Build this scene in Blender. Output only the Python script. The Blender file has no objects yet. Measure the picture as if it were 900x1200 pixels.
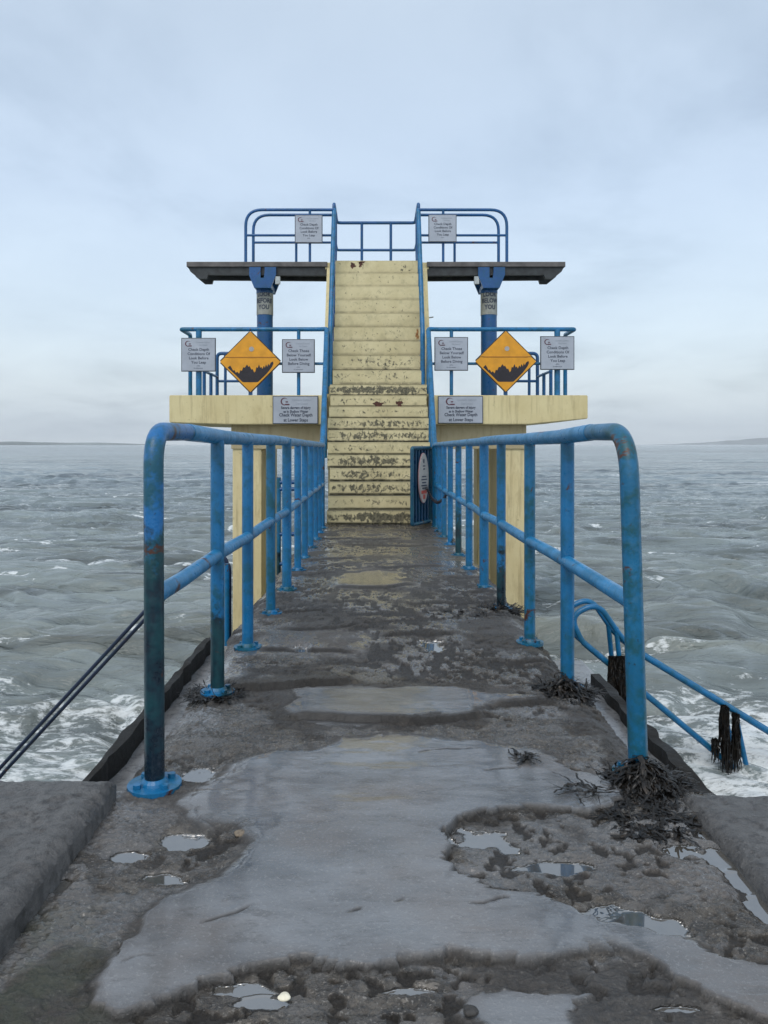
import bpy, bmesh, math, random
import numpy as np
from mathutils import Vector, Matrix
R = math.radians
random.seed(7)
scene = bpy.context.scene
col = scene.collection

# ------------------------------------------------------------------ camera
EYE = 1.105
cam_d = bpy.data.cameras.new('camera'); cam = bpy.data.objects.new('camera', cam_d); col.objects.link(cam)
cam.location = (0, 0, EYE); cam.rotation_euler = (R(90), 0, 0)
cam_d.sensor_fit = 'VERTICAL'; cam_d.sensor_height = 36; cam_d.lens = 27
cam_d.shift_y = -79/1200; cam_d.shift_x = 11/1200
cam_d.clip_start = 0.05; cam_d.clip_end = 60000
scene.camera = cam

# ------------------------------------------------------------------ sky and sun
SUN_EL, SUN_AZ = R(52), R(200)      # compass: 0 = +Y, so the light comes from behind the viewer
world = bpy.data.worlds.new('World'); scene.world = world; world.use_nodes = True
nt = world.node_tree; nt.nodes.clear()
def N(t, kind, **kw):
    n = t.nodes.new(kind)
    for k, v in kw.items():
        if k.startswith('_'): setattr(n, k[1:], v)
        else: n.inputs[k].default_value = v
    return n
def ramp(t, fac, stops, interp='LINEAR'):
    n = t.nodes.new('ShaderNodeValToRGB'); cr = n.color_ramp; cr.interpolation = interp
    while len(cr.elements) > 1: cr.elements.remove(cr.elements[-1])
    cr.elements[0].position = stops[0][0]; c = stops[0][1]; cr.elements[0].color = c if len(c) == 4 else (*c, 1)
    for p, c in stops[1:]:
        e = cr.elements.new(p); e.color = c if len(c) == 4 else (*c, 1)
    t.links.new(fac, n.inputs[0]); return n.outputs[0]
def g(v): return (v, v, v)
def mix(t, f, a, b, mode='MIX'):
    n = t.nodes.new('ShaderNodeMix'); n.data_type = 'RGBA'; n.blend_type = mode
    for s, v in ((0, f), (6, a), (7, b)):
        if isinstance(v, (int, float)): n.inputs[s].default_value = v
        elif isinstance(v, tuple): n.inputs[s].default_value = (*v, 1)
        else: t.links.new(v, n.inputs[s])
    return n.outputs[2]
def M(t, op, a, b=0.0, c=None, clamp=False):
    n = t.nodes.new('ShaderNodeMath'); n.operation = op; n.use_clamp = clamp
    for i, v in enumerate((a, b) if c is None else (a, b, c)):
        if isinstance(v, (int, float)): n.inputs[i].default_value = v
        else: t.links.new(v, n.inputs[i])
    return n.outputs[0]
sky = nt.nodes.new('ShaderNodeTexSky'); sky.sky_type = 'NISHITA'; sky.sun_disc = False
sky.sun_elevation = SUN_EL; sky.sun_rotation = SUN_AZ; sky.air_density = 1.5; sky.dust_density = 4
bg1 = N(nt, 'ShaderNodeBackground', Strength=0.05); nt.links.new(sky.outputs[0], bg1.inputs[0])
tc = nt.nodes.new('ShaderNodeTexCoord'); sep = nt.nodes.new('ShaderNodeSeparateXYZ'); nt.links.new(tc.outputs['Generated'], sep.inputs[0])
base = ramp(nt, sep.outputs[2], [(0.0, (.60, .68, .74)), (.03, (.56, .65, .73)), (.07, (.55, .64, .73)), (.14, (.50, .595, .71)), (.30, (.47, .56, .685)), (.48, (.45, .53, .625)), (.62, (.47, .54, .62)), (1, (.62, .67, .72))])
zz = M(nt, 'MAXIMUM', M(nt, 'ADD', sep.outputs[2], .18), .05)
cx = nt.nodes.new('ShaderNodeCombineXYZ')
nt.links.new(M(nt, 'DIVIDE', sep.outputs[0], zz), cx.inputs[0]); nt.links.new(M(nt, 'DIVIDE', sep.outputs[1], zz), cx.inputs[1])
nz = N(nt, 'ShaderNodeTexNoise', Scale=1.15, Detail=8.0, Roughness=.55, Distortion=.35); nt.links.new(cx.outputs[0], nz.inputs['Vector'])
cl = ramp(nt, nz.outputs[0], [(.33, (.76, .775, .80)), (.41, (.88, .89, .90)), (.49, (.985, .985, .985)), (.68, (1.09, 1.08, 1.06))])
base = mix(nt, 1.0, base, cl, 'MULTIPLY')
# the cloud is thinner, so brighter, towards the hidden sun behind the viewer
bk = ramp(nt, M(nt, 'MULTIPLY', sep.outputs[1], -1.0), [(0, g(1)), (1, g(1.45))])
base = mix(nt, 1.0, base, bk, 'MULTIPLY')
bg2 = N(nt, 'ShaderNodeBackground', Strength=1.0); nt.links.new(base, bg2.inputs[0])
ad = nt.nodes.new('ShaderNodeAddShader'); nt.links.new(bg1.outputs[0], ad.inputs[0]); nt.links.new(bg2.outputs[0], ad.inputs[1])
wo = nt.nodes.new('ShaderNodeOutputWorld'); nt.links.new(ad.outputs[0], wo.inputs[0])

sd = bpy.data.lights.new('sun', 'SUN'); sd.energy = 0.9; sd.angle = R(30); sd.color = (1, .975, .94)
sun = bpy.data.objects.new('sun', sd); col.objects.link(sun)
sdir = Vector((math.sin(SUN_AZ)*math.cos(SUN_EL), math.cos(SUN_AZ)*math.cos(SUN_EL), math.sin(SUN_EL)))
sun.rotation_euler = sdir.to_track_quat('Z', 'Y').to_euler(); sun.location = (0, -5, 20)
scene.view_settings.view_transform = 'Standard'; scene.view_settings.look = 'None'
scene.view_settings.gamma = 1; scene.view_settings.use_curve_mapping = False
scene.view_settings.exposure = 0.1

# ------------------------------------------------------------------ helpers
def PX(px, Y): return (px-439)*Y/900.0          # metres across at the distance Y of a thing
def PZ(py, Y): return EYE-(py-521)*Y/900.0
wl = {}
def tag(o, label=None, cat=None, group=None, kind=None):
    if label: o['label'] = label
    if cat: o['category'] = cat
    if group: o['group'] = group
    if kind: o['kind'] = kind
    return o
def thing(name, label, cat, loc=(0, 0, 0), group=None):
    o = bpy.data.objects.new(name, None); col.objects.link(o); o.location = loc; o.empty_display_size = .2
    wl[o.name] = Vector(loc); return tag(o, label, cat, group)
def part(name, bm, m, parent=None, smooth=False, label=None, origin=None):
    org = wl[parent.name] if parent else Vector(origin or (0, 0, 0))
    bmesh.ops.translate(bm, verts=bm.verts, vec=-org)
    me = bpy.data.meshes.new(name); bm.to_mesh(me); bm.free()
    o = bpy.data.objects.new(name, me); col.objects.link(o)
    if m: me.materials.append(m)
    if smooth:
        me.polygons.foreach_set('use_smooth', [True]*len(me.polygons))
        try: me.set_sharp_from_angle(angle=R(40))
        except Exception: pass
    if parent: o.parent = parent
    else: o.location = org
    wl[o.name] = org.copy()
    if label: o['label'] = label
    return o
def bx(bm, x0, x1, y0, y1, z0, z1, bev=0.0):
    t = bmesh.new(); bmesh.ops.create_cube(t, size=1)
    for v in t.verts: v.co = Vector(((x0+x1)/2+v.co.x*(x1-x0), (y0+y1)/2+v.co.y*(y1-y0), (z0+z1)/2+v.co.z*(z1-z0)))
    if bev: bmesh.ops.bevel(t, geom=t.edges[:], offset=bev, segments=2, affect='EDGES', profile=.6)
    join(bm, t); return bm
def join(bm, t, mat=None):
    if mat is not None: bmesh.ops.transform(t, matrix=mat, verts=t.verts)
    vm = [bm.verts.new(v.co) for v in t.verts]; t.verts.index_update()
    for f in t.faces:
        try: bm.faces.new([vm[v.index] for v in f.verts])
        except ValueError: pass
    t.free()
def fillet(pts, r, n=7):
    pts = [Vector(p) for p in pts]; out = [pts[0]]
    for i in range(1, len(pts)-1):
        a, b, c = pts[i-1], pts[i], pts[i+1]; u = (a-b); v = (c-b)
        rr = r[i-1] if isinstance(r, (list, tuple)) else r
        ang = u.angle(v)
        if ang > R(176) or rr <= 0: out.append(b); continue
        d = min(rr/math.tan(ang/2), u.length*.48, v.length*.48)
        p0 = b+u.normalized()*d; p1 = b+v.normalized()*d
        for k in range(n+1):
            t = k/n; out.append(p0*(1-t)**2+b*2*t*(1-t)+p1*t*t)
    out.append(pts[-1]); return out
def tube(bm, pts, r, seg=12, caps=True):
    pts = [Vector(p) for p in pts]; n = len(pts)
    T = [(pts[min(i+1, n-1)]-pts[max(i-1, 0)]).normalized() for i in range(n)]
    ref = Vector((0, 0, 1)) if abs(T[0].z) < .9 else Vector((0, 1, 0))
    nrm = T[0].cross(ref).normalized(); rings = []
    for i in range(n):
        nrm = (nrm-T[i]*nrm.dot(T[i])).normalized(); b = T[i].cross(nrm)
        ri = r[i] if isinstance(r, (list, tuple)) else r
        rings.append([bm.verts.new(pts[i]+(nrm*math.cos(2*math.pi*k/seg)+b*math.sin(2*math.pi*k/seg))*ri) for k in range(seg)])
    for i in range(n-1):
        for k in range(seg):
            bm.faces.new((rings[i][k], rings[i][(k+1) % seg], rings[i+1][(k+1) % seg], rings[i+1][k]))
    if caps:
        bm.faces.new(rings[0][::-1]); bm.faces.new(rings[-1])
    return bm
def prism(bm, poly, y0, y1):        # polygon in X,Z pushed through Y
    a = [bm.verts.new((x, y0, z)) for x, z in poly]; b = [bm.verts.new((x, y1, z)) for x, z in poly]
    n = len(poly); bm.faces.new(a); bm.faces.new(b[::-1])
    for i in range(n): bm.faces.new((a[i], b[i], b[(i+1) % n], a[(i+1) % n]))
    bmesh.ops.recalc_face_normals(bm, faces=bm.faces[:]); return bm
def prism_x(bm, poly, x0, x1):      # polygon in Y,Z pushed through X
    a = [bm.verts.new((x0, y, z)) for y, z in poly]; b = [bm.verts.new((x1, y, z)) for y, z in poly]
    n = len(poly); bm.faces.new(a); bm.faces.new(b[::-1])
    for i in range(n): bm.faces.new((a[i], b[i], b[(i+1) % n], a[(i+1) % n]))
    bmesh.ops.recalc_face_normals(bm, faces=bm.faces[:]); return bm
def disc(bm, c, r, h, seg=28, axis='Z'):
    t = bmesh.new(); bmesh.ops.create_cone(t, cap_ends=True, segments=seg, radius1=r, radius2=r, depth=h)
    m = Matrix.Translation(c)
    if axis == 'Y': m = m @ Matrix.Rotation(R(90), 4, 'X')
    if axis == 'X': m = m @ Matrix.Rotation(R(90), 4, 'Y')
    join(bm, t, m); return bm

# value noise for numpy
def _h(i, j, s):
    with np.errstate(over='ignore'):
        n = (i.astype(np.int64)*374761393+j.astype(np.int64)*668265263+s*1442695041) & 0xffffffff
        n = ((n ^ (n >> 13))*1274126177) & 0xffffffff
        n = ((n ^ (n >> 16))*2246822519) & 0xffffffff
        return ((n ^ (n >> 15)) & 0xffff)/65535.0
def vn(x, y, s=0):
    xi = np.floor(x); yi = np.floor(y); fx = x-xi; fy = y-yi
    fx = fx*fx*fx*(fx*(fx*6-15)+10); fy = fy*fy*fy*(fy*(fy*6-15)+10)
    a = _h(xi, yi, s); b = _h(xi+1, yi, s); c = _h(xi, yi+1, s); d = _h(xi+1, yi+1, s)
    return (a*(1-fx)+b*fx)*(1-fy)+(c*(1-fx)+d*fx)*fy
def fbm(x, y, s=0, o=5, g_=.5):
    t = 0; a = 1; n = 0
    for k in range(o):
        t = t+a*vn(x*2**k+17.3*k, y*2**k-9.1*k, s+k); n += a; a *= g_
    return t/n
def ss(a, b, x):
    t = np.clip((x-a)/(b-a), 0, 1); return t*t*(3-2*t)
def grid_mesh(name, X, Y, Z, m, attrs, kind='structure'):
    nr, nc = X.shape
    co = np.stack([X, Y, Z], -1).reshape(-1, 3).astype(np.float32)
    idx = np.arange(nr*nc).reshape(nr, nc)
    q = np.stack([idx[:-1, :-1], idx[:-1, 1:], idx[1:, 1:], idx[1:, :-1]], -1).reshape(-1, 4)
    me = bpy.data.meshes.new(name)
    me.vertices.add(len(co)); me.vertices.foreach_set('co', co.ravel())
    me.loops.add(q.size); me.loops.foreach_set('vertex_index', q.ravel().astype(np.int32))
    me.polygons.add(len(q)); me.polygons.foreach_set('loop_start', np.arange(0, q.size, 4, dtype=np.int32))
    me.polygons.foreach_set('use_smooth', np.ones(len(q), dtype=bool))
    me.update(calc_edges=True)
    for k, v in attrs.items():
        a = me.attributes.new(k, 'FLOAT', 'POINT'); a.data.foreach_set('value', v.ravel().astype(np.float32))
    me.materials.append(m)
    o = bpy.data.objects.new(name, me); col.objects.link(o)
    if kind: o['kind'] = kind
    return o

# ------------------------------------------------------------------ materials
def newmat(name):
    m = bpy.data.materials.new(name); m.use_nodes = True; t = m.node_tree
    return m, t, t.nodes['Principled BSDF']
def pos(t):
    n = t.nodes.new('ShaderNodeNewGeometry'); return n.outputs['Position']
def noise(t, vec, scale, detail=4, rough=.55, dist=0, xyz=None):
    if xyz:
        mp = t.nodes.new('ShaderNodeMapping'); mp.inputs['Scale'].default_value = xyz; t.links.new(vec, mp.inputs[0]); vec = mp.outputs[0]
    n = N(t, 'ShaderNodeTexNoise', Scale=scale, Detail=detail, Roughness=rough, Distortion=dist); t.links.new(vec, n.inputs['Vector']); return n.outputs[0]
def bump(t, b, h, strength, dist=.01, prev=None):
    n = t.nodes.new('ShaderNodeBump'); n.inputs['Strength'].default_value = strength; n.inputs['Distance'].default_value = dist
    t.links.new(h, n.inputs['Height'])
    if prev is not None: t.links.new(prev, n.inputs['Normal'])
    if b is not None: t.links.new(n.outputs[0], b.inputs['Normal'])
    return n.outputs[0]
def setc(t, b, key, v):
    if isinstance(v, (int, float)): b.inputs[key].default_value = v
    elif isinstance(v, tuple): b.inputs[key].default_value = (*v, 1)
    else: t.links.new(v, b.inputs[key])
def simple(name, c, rough=.5, metal=0, var=.25, sc=9, bmp=.1):
    m, t, b = newmat(name); p = pos(t); n = noise(t, p, sc, 6)
    setc(t, b, 'Base Color', mix(t, ramp(t, n, [(.35, g(0)), (.68, g(1))]), tuple(x*(1-var) for x in c), tuple(min(1, x*(1+var)) for x in c)))
    b.inputs['Roughness'].default_value = rough; b.inputs['Metallic'].default_value = metal
    if bmp: bump(t, b, noise(t, p, sc*8, 4), bmp, .004)
    return m

def paint(name, grime=-9, scuff_sheen=.25, rust=0.12, base=(.003, .110, .255), tealness=.6):
    """weathered blue pipe paint; black-green algae film below height `grime`"""
    m, t, b = newmat(name); p = pos(t)
    n1 = noise(t, p, 3.2, 5, .6); n2 = noise(t, p, 26, 5, .65); n3 = noise(t, p, 9, 6, .7)
    c = mix(t, ramp(t, n1, [(.38, g(0)), (.65, g(1))]), base, (base[0]+.004, base[1]*1.32, base[2]*1.32))
    teal = ramp(t, n3, [(.47, g(0)), (.60, g(tealness))])
    c = mix(t, teal, c, (.005, .075, .105))
    # chalky scuffs and pale salt marks, also sky sheen painted on the rails
    c = mix(t, ramp(t, n2, [(.60, g(0)), (.76, g(scuff_sheen))]), c, (.12, .26, .38))
    # dark pocks
    n4 = noise(t, p, 60, 3, .7)
    c = mix(t, ramp(t, n4, [(.66, g(0)), (.72, g(.8))]), c, (.012, .02, .025))
    n6 = noise(t, p, 17, 8, .8, .2)
    c = mix(t, ramp(t, n6, [(.645, g(0)), (.655, g(.85))]), c, mix(t, n3, (.05, .022, .014), (.02, .03, .035)))
    sp = t.nodes.new('ShaderNodeSeparateXYZ'); t.links.new(p, sp.inputs[0])
    if grime > -5:
        gz = M(t, 'SUBTRACT', grime, sp.outputs[2])
        gf = M(t, 'ADD', M(t, 'MULTIPLY', gz, 3.0), M(t, 'MULTIPLY', M(t, 'SUBTRACT', noise(t, p, 7, 6, .72), .5), 3.2))
        gm = ramp(t, gf, [(.3, g(0)), (.6, g(1))])
        c = mix(t, M(t, 'MULTIPLY', gm, .95), c, mix(t, ramp(t, n3, [(.4, g(0)), (.6, g(1))]), (.004, .008, .009), (.004, .045, .055)))
    if rust > 0:
        rf = ramp(t, noise(t, p, 5.5, 7, .72, .4), [(.64-rust*.12, g(0)), (.67-rust*.12, g(1))])
        c = mix(t, rf, c, mix(t, n2, (.025, .010, .008), (.09, .030, .015)))
    setc(t, b, 'Base Color', c)
    setc(t, b, 'Roughness', ramp(t, n3, [(.3, g(.22)), (.7, g(.46))]))
    b.inputs['IOR'].default_value = 1.5
    b.inputs['Specular IOR Level'].default_value = .45
    bn = bump(t, None, n3, .5, .006); bn = bump(t, None, n2, .4, .004, bn); bump(t, b, n4, .3, .003, bn)
    return m
P_plain = paint('blue_paint'); P_low = paint('blue_paint_algae_foot', .12); P_mid = paint('blue_paint_algae_half', .5, tealness=.8)
P_teal = paint('blue_paint_teal', .02, tealness=1.0, base=(.004, .10, .205), rust=.3); P_dark = paint('blue_paint_black', .98, rust=.45, tealness=.9, base=(.004, .11, .30))
P_bright = paint('blue_paint_bright', base=(.006, .11, .25), tealness=.6, scuff_sheen=.4); P_rail_sheen = paint('blue_paint_rail_sheen', scuff_sheen=.75, rust=.25, base=(.012, .165, .35), tealness=.35)  # rail blue and its scuffs are paled to paint in the sky sheen
P_black = paint('black_tarred_pipe', base=(.004, .012, .035), tealness=.1, scuff_sheen=.05); P_far = paint('blue_paint_high', base=(.004, .062, .185), tealness=.3)
P_deep = paint('deep_blue_paint', base=(.003, .055, .17), tealness=.3)

def cream(name, c1=(.54, .455, .235), c2=(.62, .54, .30), stain=.5, rusty=.3, algae_top=False):
    m, t, b = newmat(name); p = pos(t)
    n1 = noise(t, p, 1.6, 6, .6); n2 = noise(t, p, 14, 6, .68)
    c = mix(t, ramp(t, n1, [(.35, g(0)), (.65, g(1))]), c1, c2)
    n3 = noise(t, p, 5.5, 7, .75, .3, xyz=(1, 1, .35))
    c = mix(t, ramp(t, n3, [(.52, g(0)), (.75, g(.55))]), c, (.30, .22, .10))
    if rusty: c = mix(t, ramp(t, noise(t, p, 2.6, 8, .72, .5, xyz=(1.6, 1, .5)), [(.69-.05*rusty, g(0)), (.76-.05*rusty, g(.85))]), c, (.20, .07, .025))
    c = mix(t, ramp(t, noise(t, p, 5, 5, .6, xyz=(3, 3, .22)), [(.52, g(0)), (.70, g(.5))]), c, (.26, .20, .10))
    c = mix(t, ramp(t, n2, [(.64, g(0)), (.70, g(stain))]), c, (.06, .055, .035))
    if algae_top:
        nn = t.nodes.new('ShaderNodeNewGeometry'); s2 = t.nodes.new('ShaderNodeSeparateXYZ'); t.links.new(nn.outputs['Normal'], s2.inputs[0])
        c = mix(t, ramp(t, s2.outputs[2], [(.5, g(0)), (.8, g(.85))]), c, (.045, .045, .03))
    setc(t, b, 'Base Color', c); b.inputs['Roughness'].default_value = .62
    bump(t, b, n2, .35, .006)
    return m
C_wall = cream('cream_wall_paint'); C_beam_shade = cream('cream_beam_shaded', (.40, .33, .19), (.46, .39, .24), rusty=.3)  # beam gets the same cream darkened, painting in the shade under the platform
C_col = cream('yellow_column_paint', (.60, .50, .27), (.66, .57, .33), rusty=.9)
def step_mat(name, amount, pale=False):
    """cream riser with peeled black blotches gathered along its middle"""
    m, t, b = newmat(name); p = pos(t)
    tcn = t.nodes.new('ShaderNodeTexCoord'); s = t.nodes.new('ShaderNodeSeparateXYZ'); t.links.new(tcn.outputs['Generated'], s.inputs[0])
    n1 = noise(t, p, 2.2, 6, .6); n2 = noise(t, p, 19, 6, .66, .5, xyz=(1.0, 1, .8)); n5 = noise(t, p, 1.7, 3, .5)
    c = mix(t, ramp(t, n1, [(.35, g(0)), (.65, g(1))]), (.50, .43, .235), (.60, .525, .305))
    c = mix(t, ramp(t, noise(t, p, 7, 6, .7), [(.5, g(0)), (.75, g(.6))]), c, (.28, .25, .14))
    bz = ramp(t, s.outputs[2], [(.0, g(.10)), (.22, g(.0)), (.48, g(.16)), (.72, g(.17)), (.9, g(.03)), (1, g(-0.0))])
    bxm = ramp(t, s.outputs[0], [(0, g(0)), (.14, g(.08)), (.5, g(.13)), (.86, g(.08)), (1, g(0))])
    f = M(t, 'ADD', n2, M(t, 'MULTIPLY', M(t, 'ADD', bz, bxm), amount))
    f = M(t, 'ADD', f, M(t, 'MULTIPLY', M(t, 'SUBTRACT', n5, .5), .25))
    c = mix(t, ramp(t, f, [(.67, g(0)), (.76, g(.92))]), c, mix(t, ramp(t, noise(t, p, 30, 3), [(.4, g(0)), (.6, g(1))]), (.022, .022, .015), (.12, .11, .07)))
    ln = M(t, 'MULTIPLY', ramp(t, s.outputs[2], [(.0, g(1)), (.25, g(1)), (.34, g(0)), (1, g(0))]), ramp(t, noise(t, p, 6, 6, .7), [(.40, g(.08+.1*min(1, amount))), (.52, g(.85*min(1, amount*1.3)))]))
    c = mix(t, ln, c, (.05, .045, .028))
    nn = t.nodes.new('ShaderNodeNewGeometry'); s2 = t.nodes.new('ShaderNodeSeparateXYZ'); t.links.new(nn.outputs['Normal'], s2.inputs[0])
    c = mix(t, ramp(t, s2.outputs[2], [(.4, g(0)), (.8, g(.9))]), c, (.035, .035, .025))
    setc(t, b, 'Base Color', c); b.inputs['Roughness'].default_value = .6
    bump(t, b, n2, .5, .01)
    return m
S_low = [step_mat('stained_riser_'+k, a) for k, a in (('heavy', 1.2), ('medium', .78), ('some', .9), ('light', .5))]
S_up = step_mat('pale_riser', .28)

M_sign = simple('sign_plate', (.32, .35, .40), .45, 0, .08, 5, .03)
M_edge = simple('sign_edge', (.05, .06, .075), .5, 0, .2, 12, 0)
M_text = simple('sign_lettering', (.035, .045, .07), .6, 0, .2, 30, 0)
M_head = simple('sign_faint_lettering', (.25, .28, .32), .6, 0, .1, 30, 0)
M_logo = simple('sign_maroon', (.085, .02, .035), .5, 0, .2, 30, 0)
M_yel = simple('amber_sign', (.62, .27, .004), .42, 0, .12, 7, .05)
M_yeldk = simple('amber_crease', (.33, .13, .004), .6, 0, .1, 7, 0)
M_blk = simple('black_symbol', (.010, .007, .012), .55, 0, .4, 18, .05)
M_frame = simple('dark_sign_rim', (.03, .022, .015), .6, 0, .4, 18, .05)
M_white = simple('white_disc', (.33, .32, .30), .5, 0, .12, 14, .05)
M_pink = simple('faded_pink_rim', (.36, .22, .24), .5, 0, .2, 20, .05)
M_red = simple('red_mark', (.40, .05, .03), .5, 0, .2, 20, .05)
M_steel_top = simple('grey_board_flange', (.085, .078, .074), .5, 0, .35, 7, .3)
M_steel = simple('dark_board_web', (.022, .026, .028), .6, 0, .5, 9, .3)
M_band = simple('pale_band', (.25, .26, .235), .6, 0, .22, 10, .1)
M_galv = simple('pale_fitting', (.35, .38, .38), .5, 0, .2, 20, .1)
M_shell = simple('pale_shell', (.75, .70, .55), .4, 0, .1, 60, .1)
M_gate = paint('dark_gate_paint', base=(.004, .05, .095), tealness=.9)
M_gate2 = paint('deep_gate_paint', base=(.002, .034, .085), tealness=.4)
def weed_mat():
    m, t, b = newmat('wet_seaweed'); p = pos(t)
    n = noise(t, p, 30, 5, .6)
    setc(t, b, 'Base Color', ramp(t, n, [(.35, (.004, .004, .004)), (.58, (.012, .010, .008)), (.75, (.045, .032, .022))]))
    b.inputs['Roughness'].default_value = .35; b.inputs['Specular IOR Level'].default_value = .35; bump(t, b, n, .5, .005); return m
M_weed = weed_mat()
def stone(name, dark, light, rough=.35, sc=1.0, bmp=.6):
    m, t, b = newmat(name); p = pos(t)
    n1 = noise(t, p, 2.3*sc, 7, .65); n2 = noise(t, p, 24*sc, 7, .75); n3 = noise(t, p, 90*sc, 3, .6)
    c = mix(t, ramp(t, n1, [(.35, g(0)), (.65, g(1))]), dark, light)
    c = mix(t, ramp(t, n2, [(.47, g(0)), (.62, g(.75))]), c, tuple(x*.42 for x in dark))
    c = mix(t, ramp(t, n3, [(.60, g(0)), (.74, g(.6))]), c, tuple(min(1, x*1.5) for x in light))
    setc(t, b, 'Base Color', c); setc(t, b, 'Roughness', ramp(t, n1, [(.3, g(rough*.6)), (.7, g(rough*1.4))]))
    bn = bump(t, None, n2, bmp, .012); bump(t, b, n3, bmp*.6, .004, bn)
    return m
M_block = stone('wet_block_stone', (.058, .056, .055), (.125, .122, .118), .34, 1.3, 1.0)
M_wall = stone('dark_wet_wall', (.03, .03, .028), (.06, .058, .05), .5)
M_kerb = stone('black_weedy_kerb', (.006, .006, .005), (.013, .012, .010), .85, 2)
M_ledge = stone('wet_ledge', (.15, .155, .16), (.22, .225, .23), .12, 1, .15)

def walkway_mat():
    m, t, b = newmat('wet_broken_concrete'); p = pos(t)
    def at(k):
        n = t.nodes.new('ShaderNodeAttribute'); n.attribute_name = k; return n.outputs['Fac']
    patch, pud, dirt_shade, green, tan = at('patch'), at('puddle'), at('dirt_shade'), at('green'), at('tan')
    n1 = noise(t, p, 3.0, 6, .62, .2, xyz=(.6, 1.3, 1)); n2 = noise(t, p, 26, 7, .75); n3 = noise(t, p, 120, 4, .65); n4 = noise(t, p, 8, 7, .7, .3)
    # rough worn aggregate
    rc = mix(t, ramp(t, n4, [(.35, g(0)), (.68, g(1))]), (.036, .029, .022), (.135, .119, .098))
    rc = mix(t, ramp(t, n2, [(.50, g(0)), (.60, g(.8))]), rc, (.030, .027, .023))
    rc = mix(t, ramp(t, noise(t, p, 48, 6, .75, xyz=(.7, 1, 1)), [(.52, g(0)), (.58, g(.85))]), rc, (.022, .020, .017))
    rc = mix(t, ramp(t, n3, [(.58, g(0)), (.68, g(.6))]), rc, (.34, .32, .29))
    rc = mix(t, ramp(t, noise(t, p, 7, 6, .7, .6, xyz=(.5, 1.5, 1)), [(.50, g(0)), (.62, g(.7))]), rc, (.125, .122, .118))
    # smooth screed
    pc = mix(t, ramp(t, n1, [(.35, g(0)), (.65, g(1))]), (.070, .071, .073), (.165, .170, .177))
    pc = mix(t, ramp(t, noise(t, p, 1.6, 5, .6), [(.46, g(0)), (.62, g(.85))]), pc, (.115, .098, .086))
    pc = mix(t, ramp(t, noise(t, p, 2.0, 6, .6, .6, xyz=(.45, 1.3, 1)), [(.52, g(0)), (.68, g(.6))]), pc, (.21, .22, .23))
    pc = mix(t, ramp(t, noise(t, p, 14, 6, .7, .3, xyz=(.6, 1.2, 1)), [(.54, g(0)), (.64, g(.5))]), pc, (.055, .050, .046))
    pc = mix(t, ramp(t, n3, [(.56, g(0)), (.66, g(.35))]), pc, (.28, .28, .275))
    pc = mix(t, ramp(t, n2, [(.62, g(0)), (.75, g(.35))]), pc, (.06, .06, .06))
    c = mix(t, patch, rc, pc)
    c = mix(t, tan, c, (.155, .135, .085))
    c = mix(t, M(t, 'MULTIPLY', dirt_shade, .92), c, (.014, .012, .010))
    c = mix(t, M(t, 'MULTIPLY', M(t, 'MULTIPLY', green, .45), ramp(t, n4, [(.4, g(0)), (.6, g(1))])), c, (.03, .045, .022))
    c = mix(t, M(t, 'MULTIPLY', pud, .75), c, (.075, .07, .06))
    setc(t, b, 'Base Color', c)
    r = ramp(t, n4, [(.38, g(.07)), (.62, g(.36))])
    rp = ramp(t, noise(t, p, 1.9, 5, .55, .5, xyz=(.55, 1.4, 1)), [(.40, g(.05)), (.60, g(.21))])
    rr = mix(t, patch, r, rp); rr = mix(t, pud, rr, (.015, .015, .015))
    rr = mix(t, M(t, 'MINIMUM', M(t, 'MULTIPLY', dirt_shade, 2.0), 1.0), rr, (.55, .55, .55))
    setc(t, b, 'Roughness', rr)
    setc(t, b, 'IOR', M(t, 'ADD', M(t, 'MULTIPLY', pud, 1.7), 1.5))
    wet = ramp(t, noise(t, p, 1.5, 6, .62, .6, xyz=(.6, 1.1, 1)), [(.36, g(.30)), (.56, g(1))])
    t.links.new(M(t, 'MULTIPLY', M(t, 'SUBTRACT', 1.0, pud), M(t, 'MULTIPLY', M(t, 'MULTIPLY', wet, M(t, 'SUBTRACT', 1.0, M(t, 'MINIMUM', M(t, 'MULTIPLY', dirt_shade, 3.0), 1.0))), M(t, 'ADD', .40, M(t, 'MULTIPLY', patch, .60)))), b.inputs['Coat Weight'])
    b.inputs['Coat Roughness'].default_value = .10; b.inputs['Coat IOR'].default_value = 1.6
    inv = M(t, 'SUBTRACT', 1.0, pud)
    k = M(t, 'MULTIPLY', inv, M(t, 'SUBTRACT', 1.0, M(t, 'MULTIPLY', patch, .72)))
    h = M(t, 'MULTIPLY', M(t, 'ADD', n2, M(t, 'MULTIPLY', n3, .5)), k)
    bn = bump(t, None, h, .9, .014)
    h2 = M(t, 'MULTIPLY', M(t, 'MULTIPLY', noise(t, p, 9, 5, .6, .4, xyz=(.45, 1.6, 1)), patch), inv)
    bump(t, b, h2, .35, .02, bn)
    return m
M_walk = walkway_mat()

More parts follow.
